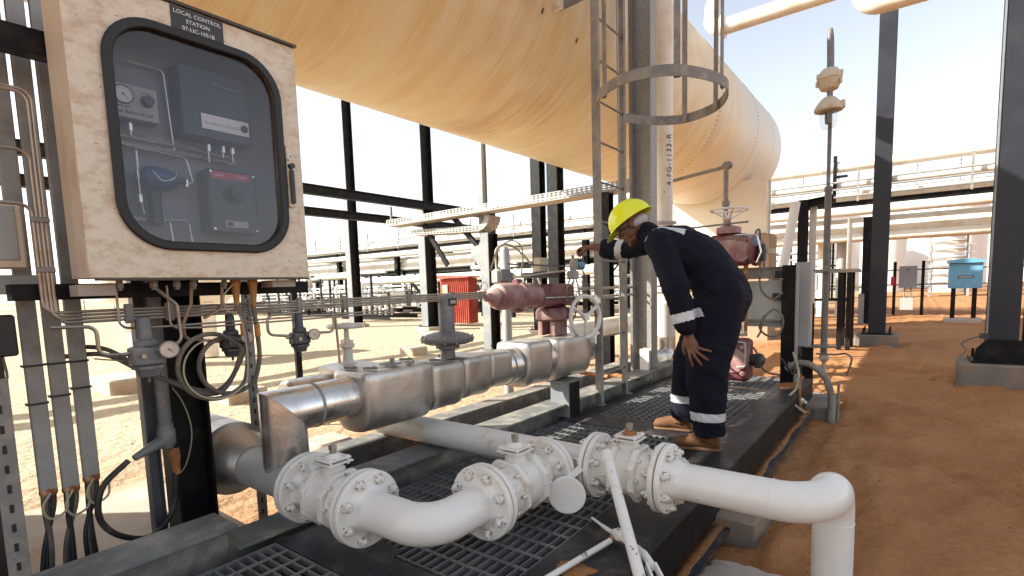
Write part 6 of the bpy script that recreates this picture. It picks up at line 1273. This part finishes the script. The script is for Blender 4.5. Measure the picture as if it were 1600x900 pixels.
finger(body, [Q(.015, -.022), Q(.050, -.045, .0), Q(.082, -.058, -.004), Q(.108, -.060, -.010)], .0135, .009)
nails = MB()
# right hand pinching the knob
KN = V((-2.155, 3.705, 1.575)); hx2 = (KN-WR+V((0, 0, .035))).normalized(); hy2 = V((0, 0, 1)).cross(hx2).normalized(); hn2 = hx2.cross(hy2).normalized()
if hn2.z < 0: hn2 = -hn2
def Q2(a, b, c=0): return WR+hx2*a+hy2*b+hn2*c
body.loft([Q2(-.03, 0), Q2(.03, 0), Q2(.06, 0, .002), Q2(.09, 0, .004)], [(.026, .021), (.033, .020), (.041, .018), (.039, .014)], hy2)
for b, L in ((-.030, .9), (-.010, 1.0), (.010, .98), (.030, .82)):
    p1 = Q2(.085, b, .006); finger(body, [Q2(.06, b, .004), p1, p1+hx2*.036*L-hn2*.010, p1+hx2*.050*L-hn2*.036*L, p1+hx2*.044*L-hn2*.060*L], .0115, .0080)
finger(body, [Q2(.02, .024, -.005), Q2(.05, .036, -.020), Q2(.085, .030, -.034), Q2(.110, .018, -.050)], .0135, .009)
bd = remesh(body, .0036, 4, .5).build('body', 'skin', P, ang=180)
eye = MB(); [eye.ell(H(.0855, s*.031, .004), (.004, .009, .004), HR, 10, 8) for s in (-1, 1)]; eye.build('eyes', 'ink', P)
MB().ell(H(.0945, 0, -.0690), (.0075, .018, .0055), HR, 14, 8).build('lips', 'lip', P)
# coverall -----------------------------------------------------------------
cv = MB()
cv.loft([V((-.955, 3.43, 1.10)), V((-.935, 3.43, 1.20)), V((-.955, 3.43, 1.30)), V((-1.02, 3.43, 1.41)), V((-1.12, 3.43, 1.505)), V((-1.235, 3.43, 1.565)), V((-1.34, 3.43, 1.60)), V((-1.395, 3.43, 1.625))],
        [(.16, .145), (.185, .165), (.185, .160), (.180, .150), (.195, .150), (.215, .145), (.19, .115), (.10, .08)], (0, 1, 0), 32)
cv.ell((-.905, 3.345, 1.235), (.125, .11, .14)); cv.ell((-.905, 3.515, 1.235), (.125, .11, .14))
seg(cv, (-1.29, 3.36, 1.59), SL, .10, .088); seg(cv, (-1.33, 3.48, 1.61), SR, .10, .085)
def sleeve(a, b, c, ra, rb, rc, cuff=.05):
    cv.tube(spline([a, a.lerp(b, .5)+V((0, 0, 0)), b, b.lerp(c, .5), c], 5), [ra+(rb-ra)*min(1, i/10)+(rc-rb)*max(0, (i-10)/10) for i in range(21)], 20); cv.ell(a, (ra,)*3); cv.ell(b, (rb*1.02,)*3)
sleeve(SL, EL, WL+(EL-WL)*.10, .086, .082, .062)
sleeve(SR, ER, WR+(ER-WR)*.30, .080, .072, .066)
cv.ell(WR+(ER-WR)*.42+V((0, 0, -.035)), (.075, .05, .05))
cv.ell(WL+(EL-WL)*.20+V((0, 0, .0)), (.066, .06, .06))
for h_, k_, a_, hs in ((HPL, KL, AL, 1), (HPR, KR, AR, -1)):
    up_ = h_+V((0, 0, .03)); pts = [up_, up_.lerp(k_, .35), up_.lerp(k_, .7), k_, k_.lerp(a_, .35), k_.lerp(a_, .7), a_+V((0, 0, .005))]
    cv.loft(pts, [(.120, .165), (.115, .160), (.105, .148), (.100, .132), (.095, .118), (.088, .102), (.083, .094)], (0, 1, 0), 26)
cv.loft([NB+V((.05, 0, -.03)), NB+V((.0, 0, .02)), H(-.045, 0, -.085)], [(.10, .08), (.082, .072), (.072, .066)], HL, 24)   # collar
# stomach front hanging fabric
cv.ell((-1.10, 3.43, 1.40), (.15, .14, .10), Matrix.Rotation(.7, 3, 'Y'))
def folds(p, n):
    q = V((p.x*1.0, p.y*1.0, p.z)); 
    a = noise.noise(V((p.x*9+p.z*5, p.y*7, p.z*9-p.x*4)))*.010
    # creases: gather at elbows, knees, waist, crotch
    w = 0
    for c, rad in ((EL, .16), (KL, .17), (KR, .17), (ER, .15), (V((-1.02, 3.36, 1.30)), .20), (V((-1.05, 3.45, 1.12)), .18), (AL, .16), (AR, .16), (SL, .14)):
        w += max(0, 1-(p-c).length/rad)
    w = min(w, 1)
    b = noise.noise(V((p.x*8, p.y*8, p.z*34+p.x*16)))
    c_ = noise.noise(V((p.x*22+p.z*14, p.y*16, p.z*12)))
    return a+(abs(b)*-.023+.005)*(.25+.9*w)+c_*.004
cvm = remesh(cv, .0065, 8, .5, folds).build('coverall', 'navy', P, ang=180)
def band(a, b, t0, t1, rl, rd, lat, name='reflective_band', seg_=40, wob=.004, off=None):
    a, b = V(a), V(b); o = off or V((0, 0, 0)); pts = [a.lerp(b, t0+(t1-t0)*i/4)+o for i in range(5)]; d = (b-a).normalized(); l = (V(lat)-d*V(lat).dot(d)).normalized(); w = d.cross(l); vs = []
    for i, p in enumerate(pts):
        for k in range(seg_):
            an = 2*math.pi*k/seg_; wv = 1+.02*noise.noise(V((math.cos(an)*2, math.sin(an)*2, i*.2+t0*9))); vs.append(p+l*math.cos(an)*rl*wv+w*math.sin(an)*rd*wv)
    for i, p in enumerate(pts[::-1]):
        for k in range(seg_):
            an = 2*math.pi*k/seg_; vs.append(p+l*math.cos(an)*(rl-.004)+w*math.sin(an)*(rd-.004))
    n = len(pts)*2; fs = [(j*seg_+k, j*seg_+(k+1) % seg_, ((j+1) % n)*seg_+(k+1) % seg_, ((j+1) % n)*seg_+k) for j in range(n) for k in range(seg_)]
    return MB().add(vs, fs).build(name, 'tape', P, ang=60)
def wrap_tape(name, test, off=.0022, m='tape'):
    """tape that follows the cloth: copy the coverall's faces inside 'test' and lift them slightly"""
    me = cvm.data; o0 = origin(P); keep = []
    pos = [v.co+o0 for v in me.vertices]; nor = [v.normal.copy() for v in me.vertices]
    faces = [tuple(p.vertices) for p in me.polygons if test(sum((pos[i] for i in p.vertices), V((0, 0, 0)))/len(p.vertices))]
    ids = {}; vs = []; fs = []
    for f in faces:
        g = []
        for i in f:
            if i not in ids: ids[i] = len(vs); vs.append(pos[i]+nor[i]*off)
            g.append(ids[i])
        fs.append(g)
    mb = MB(); mb.add(vs, fs); o = mb.build(name, m, P, ang=180)
    return o
def near(p, a, b, rad):
    a, b = V(a), V(b); d = b-a; t = max(0, min(1, (p-a).dot(d)/d.length_squared)); return (p-(a+d*t)).length < rad, t, (p-a).dot(d.normalized())
def slab(a, b, s0, s1, rad):
    a, b = V(a), V(b); L = (b-a).length
    def f(p):
        d = (b-a)/L; s = (p-a).dot(d); return s0 < s < s1 and (p-(a+d*s)).length < rad
    return f
wrap_tape('reflective_band', slab(EL, WL, .145, .20, .12)); wrap_tape('reflective_band', slab(ER, WR, .035, .085, .12))
def legband(k_, a_, other_k, other_a, z0, z1):
    def f(p):
        t = (p.z-k_.z)/(a_.z-k_.z); c = k_.lerp(a_, t); c2 = other_k.lerp(other_a, t); return z0 < p.z < z1 and (V((p.x, p.y, 0))-V((c.x, c.y, 0))).length < (V((p.x, p.y, 0))-V((c2.x, c2.y, 0))).length
    return f
wrap_tape('reflective_band', legband(KL, AL, KR, AR, .475, .53)); wrap_tape('reflective_band', legband(KR, AR, KL, AL, .495, .55))
# shoulder tapes
for ys in (3.305, 3.555):
    wrap_tape('shoulder_tape', lambda p, ys=ys: abs(p.y-ys) < .024 and p.z > 1.60 and -1.40 < p.x < -1.13)
# boots
def boot(a, hd, label=None):
    hd = V(hd).normalized(); lt = V((-hd.y, hd.x, 0)); z0 = DZ; b = MB(); c = V((a.x, a.y, 0))
    rows = [(-.085, .030, .070), (-.070, .040, .095), (-.03, .042, .115), (.01, .042, .12), (.05, .043, .095), (.095, .050, .082), (.14, .052, .070), (.17, .046, .060), (.188, .030, .044)]
    vs = []; n = 20
    for s, w, h in rows:
        for k in range(n):
            an = 2*math.pi*k/n; u = math.cos(an); v = math.sin(an); vs.append(c+hd*s+lt*(w*(abs(u)**.8)*(1 if u > 0 else -1))+V((0, 0, z0+.010+(h/2)+(h/2)*v)))
    fs = [(j*n+k, j*n+(k+1) % n, (j+1)*n+(k+1) % n, (j+1)*n+k) for j in range(len(rows)-1) for k in range(n)]+[tuple(range(n-1, -1, -1)), tuple(range((len(rows)-1)*n, len(rows)*n))]
    b.add(vs, fs); b.cyl(c+V((0, 0, z0+.06)), c+hd*-.005+V((0, 0, z0+.17)), .055, .058, seg=20)
    bt = remesh(b, .004, 5, .5).build('boot', 'suede', P, ang=180)
    out = []; prof = [(-.090, .018), (-.083, .031), (-.06, .039), (0, .038), (.05, .040), (.10, .049), (.14, .051), (.170, .044), (.188, .026), (.194, .008)]
    ring_ = [c+hd*s+lt*w for s, w in prof]+[c+hd*s-lt*w for s, w in prof[::-1]]; n2 = len(ring_)
    vs = [p+V((0, 0, z0+.0015)) for p in ring_]+[p+V((0, 0, z0+.020)) for p in ring_]; MB().add(vs, [tuple(range(n2-1, -1, -1)), tuple(range(n2, 2*n2))]+[(i, (i+1) % n2, n2+(i+1) % n2, n2+i) for i in range(n2)]).build('sole', 'sole', bt, bev=.004)
boot(V((-.985, 3.275, 0)), (-.97, -.22, 0)); boot(V((-1.27, 3.62, 0)), (-.97, -.12, 0))
# hard hat: dome, brim, peak
hm = MB(); nu, nv = 48, 16; vs = []; fs = []
def hat(t, a, k=1.0):
    # t 0 top .. 1 rim
    th = t*math.pi/2; f = math.sin(th); z = math.cos(th); fl = (.152 if math.cos(a) > 0 else .158); p = H(-.008+fl*f*math.cos(a)*k, .118*f*math.sin(a)*k, .026+.140*z*k); 
    return p
for j in range(nv+1):
    for i in range(nu):
        a = 2*math.pi*i/nu; t = j/nv; p = hat(t, a); ridge = .006*math.exp(-((math.sin(a)*math.sin(t*1.57)*.112)/.02)**2) if t > .0 else .006
        p = p+HU*ridge*(1-t*.6)
        vs.append(p)
nb = len(vs)
for s, drop in ((.010, .006), (.022, .014)):
    for i in range(nu):
        a = 2*math.pi*i/nu; c_ = math.cos(a); pk = .034*max(0, c_)**3; bk = -.008*max(0, -c_)**2
        p = hat(1, a)+(HF*c_+HL*math.sin(a))*(s+pk*(s/.022)+bk*(s/.022))-HU*(drop+.55*pk*(s/.022)-.012*abs(math.sin(a))); vs.append(p)
R_n = nv+3
fs = [(j*nu+i, j*nu+(i+1) % nu, (j+1)*nu+(i+1) % nu, (j+1)*nu+i) for j in range(R_n-1) for i in range(nu)]
o = MB().add(vs, fs).build('hard_hat', 'hiviz', P, ang=50); sm = o.modifiers.new('thick', 'SOLIDIFY'); sm.thickness = .003; sm.offset = -1
mb = MB(); vs = []; 
for j in range(2):
    for i in range(nu): a = 2*math.pi*i/nu; p = H(-.006+.094*math.cos(a), .079*math.sin(a), .030-.052*j); vs.append(p)
# white liner cap showing at the nape
lin = MB(); lin.ell(H(-.044, 0, -.010), (.075, .0715, .046), HR, 28, 16); lin.build('cap_liner', 'capw', P)
mb = MB(); mb.ell(H(.002, 0, .020), (.088, .0805, .050), HR, 28, 16); mb.build('hair', 'hair', P)
# safety glasses
g = MB(); x = []
for s in (-1, 1):
    g.tube([H(.094, s*.052, .012), H(.05, s*.074, .010), H(-.01, s*.083, .008)], .0022, 6)
    lens = [H(.100, s*.008, .010), H(.104, s*.010, -.012), H(.101, s*.030, -.018), H(.094, s*.050, -.012), H(.094, s*.052, .012), H(.101, s*.030, .016)]; g.tube(lens, .0016, 6, closed=True)
g.build('glasses', 'lgrey', P)
mb = MB(); mb.box(V((-1.108, 3.052, 1.06)), (.008, .004, .008)); mb.build('cuff_stud', 'inox', P)
# ------------------------------------------------------------------ tidy
for o in list(bpy.data.objects):
    if o.name.startswith('tmp'): bpy.data.objects.remove(o)
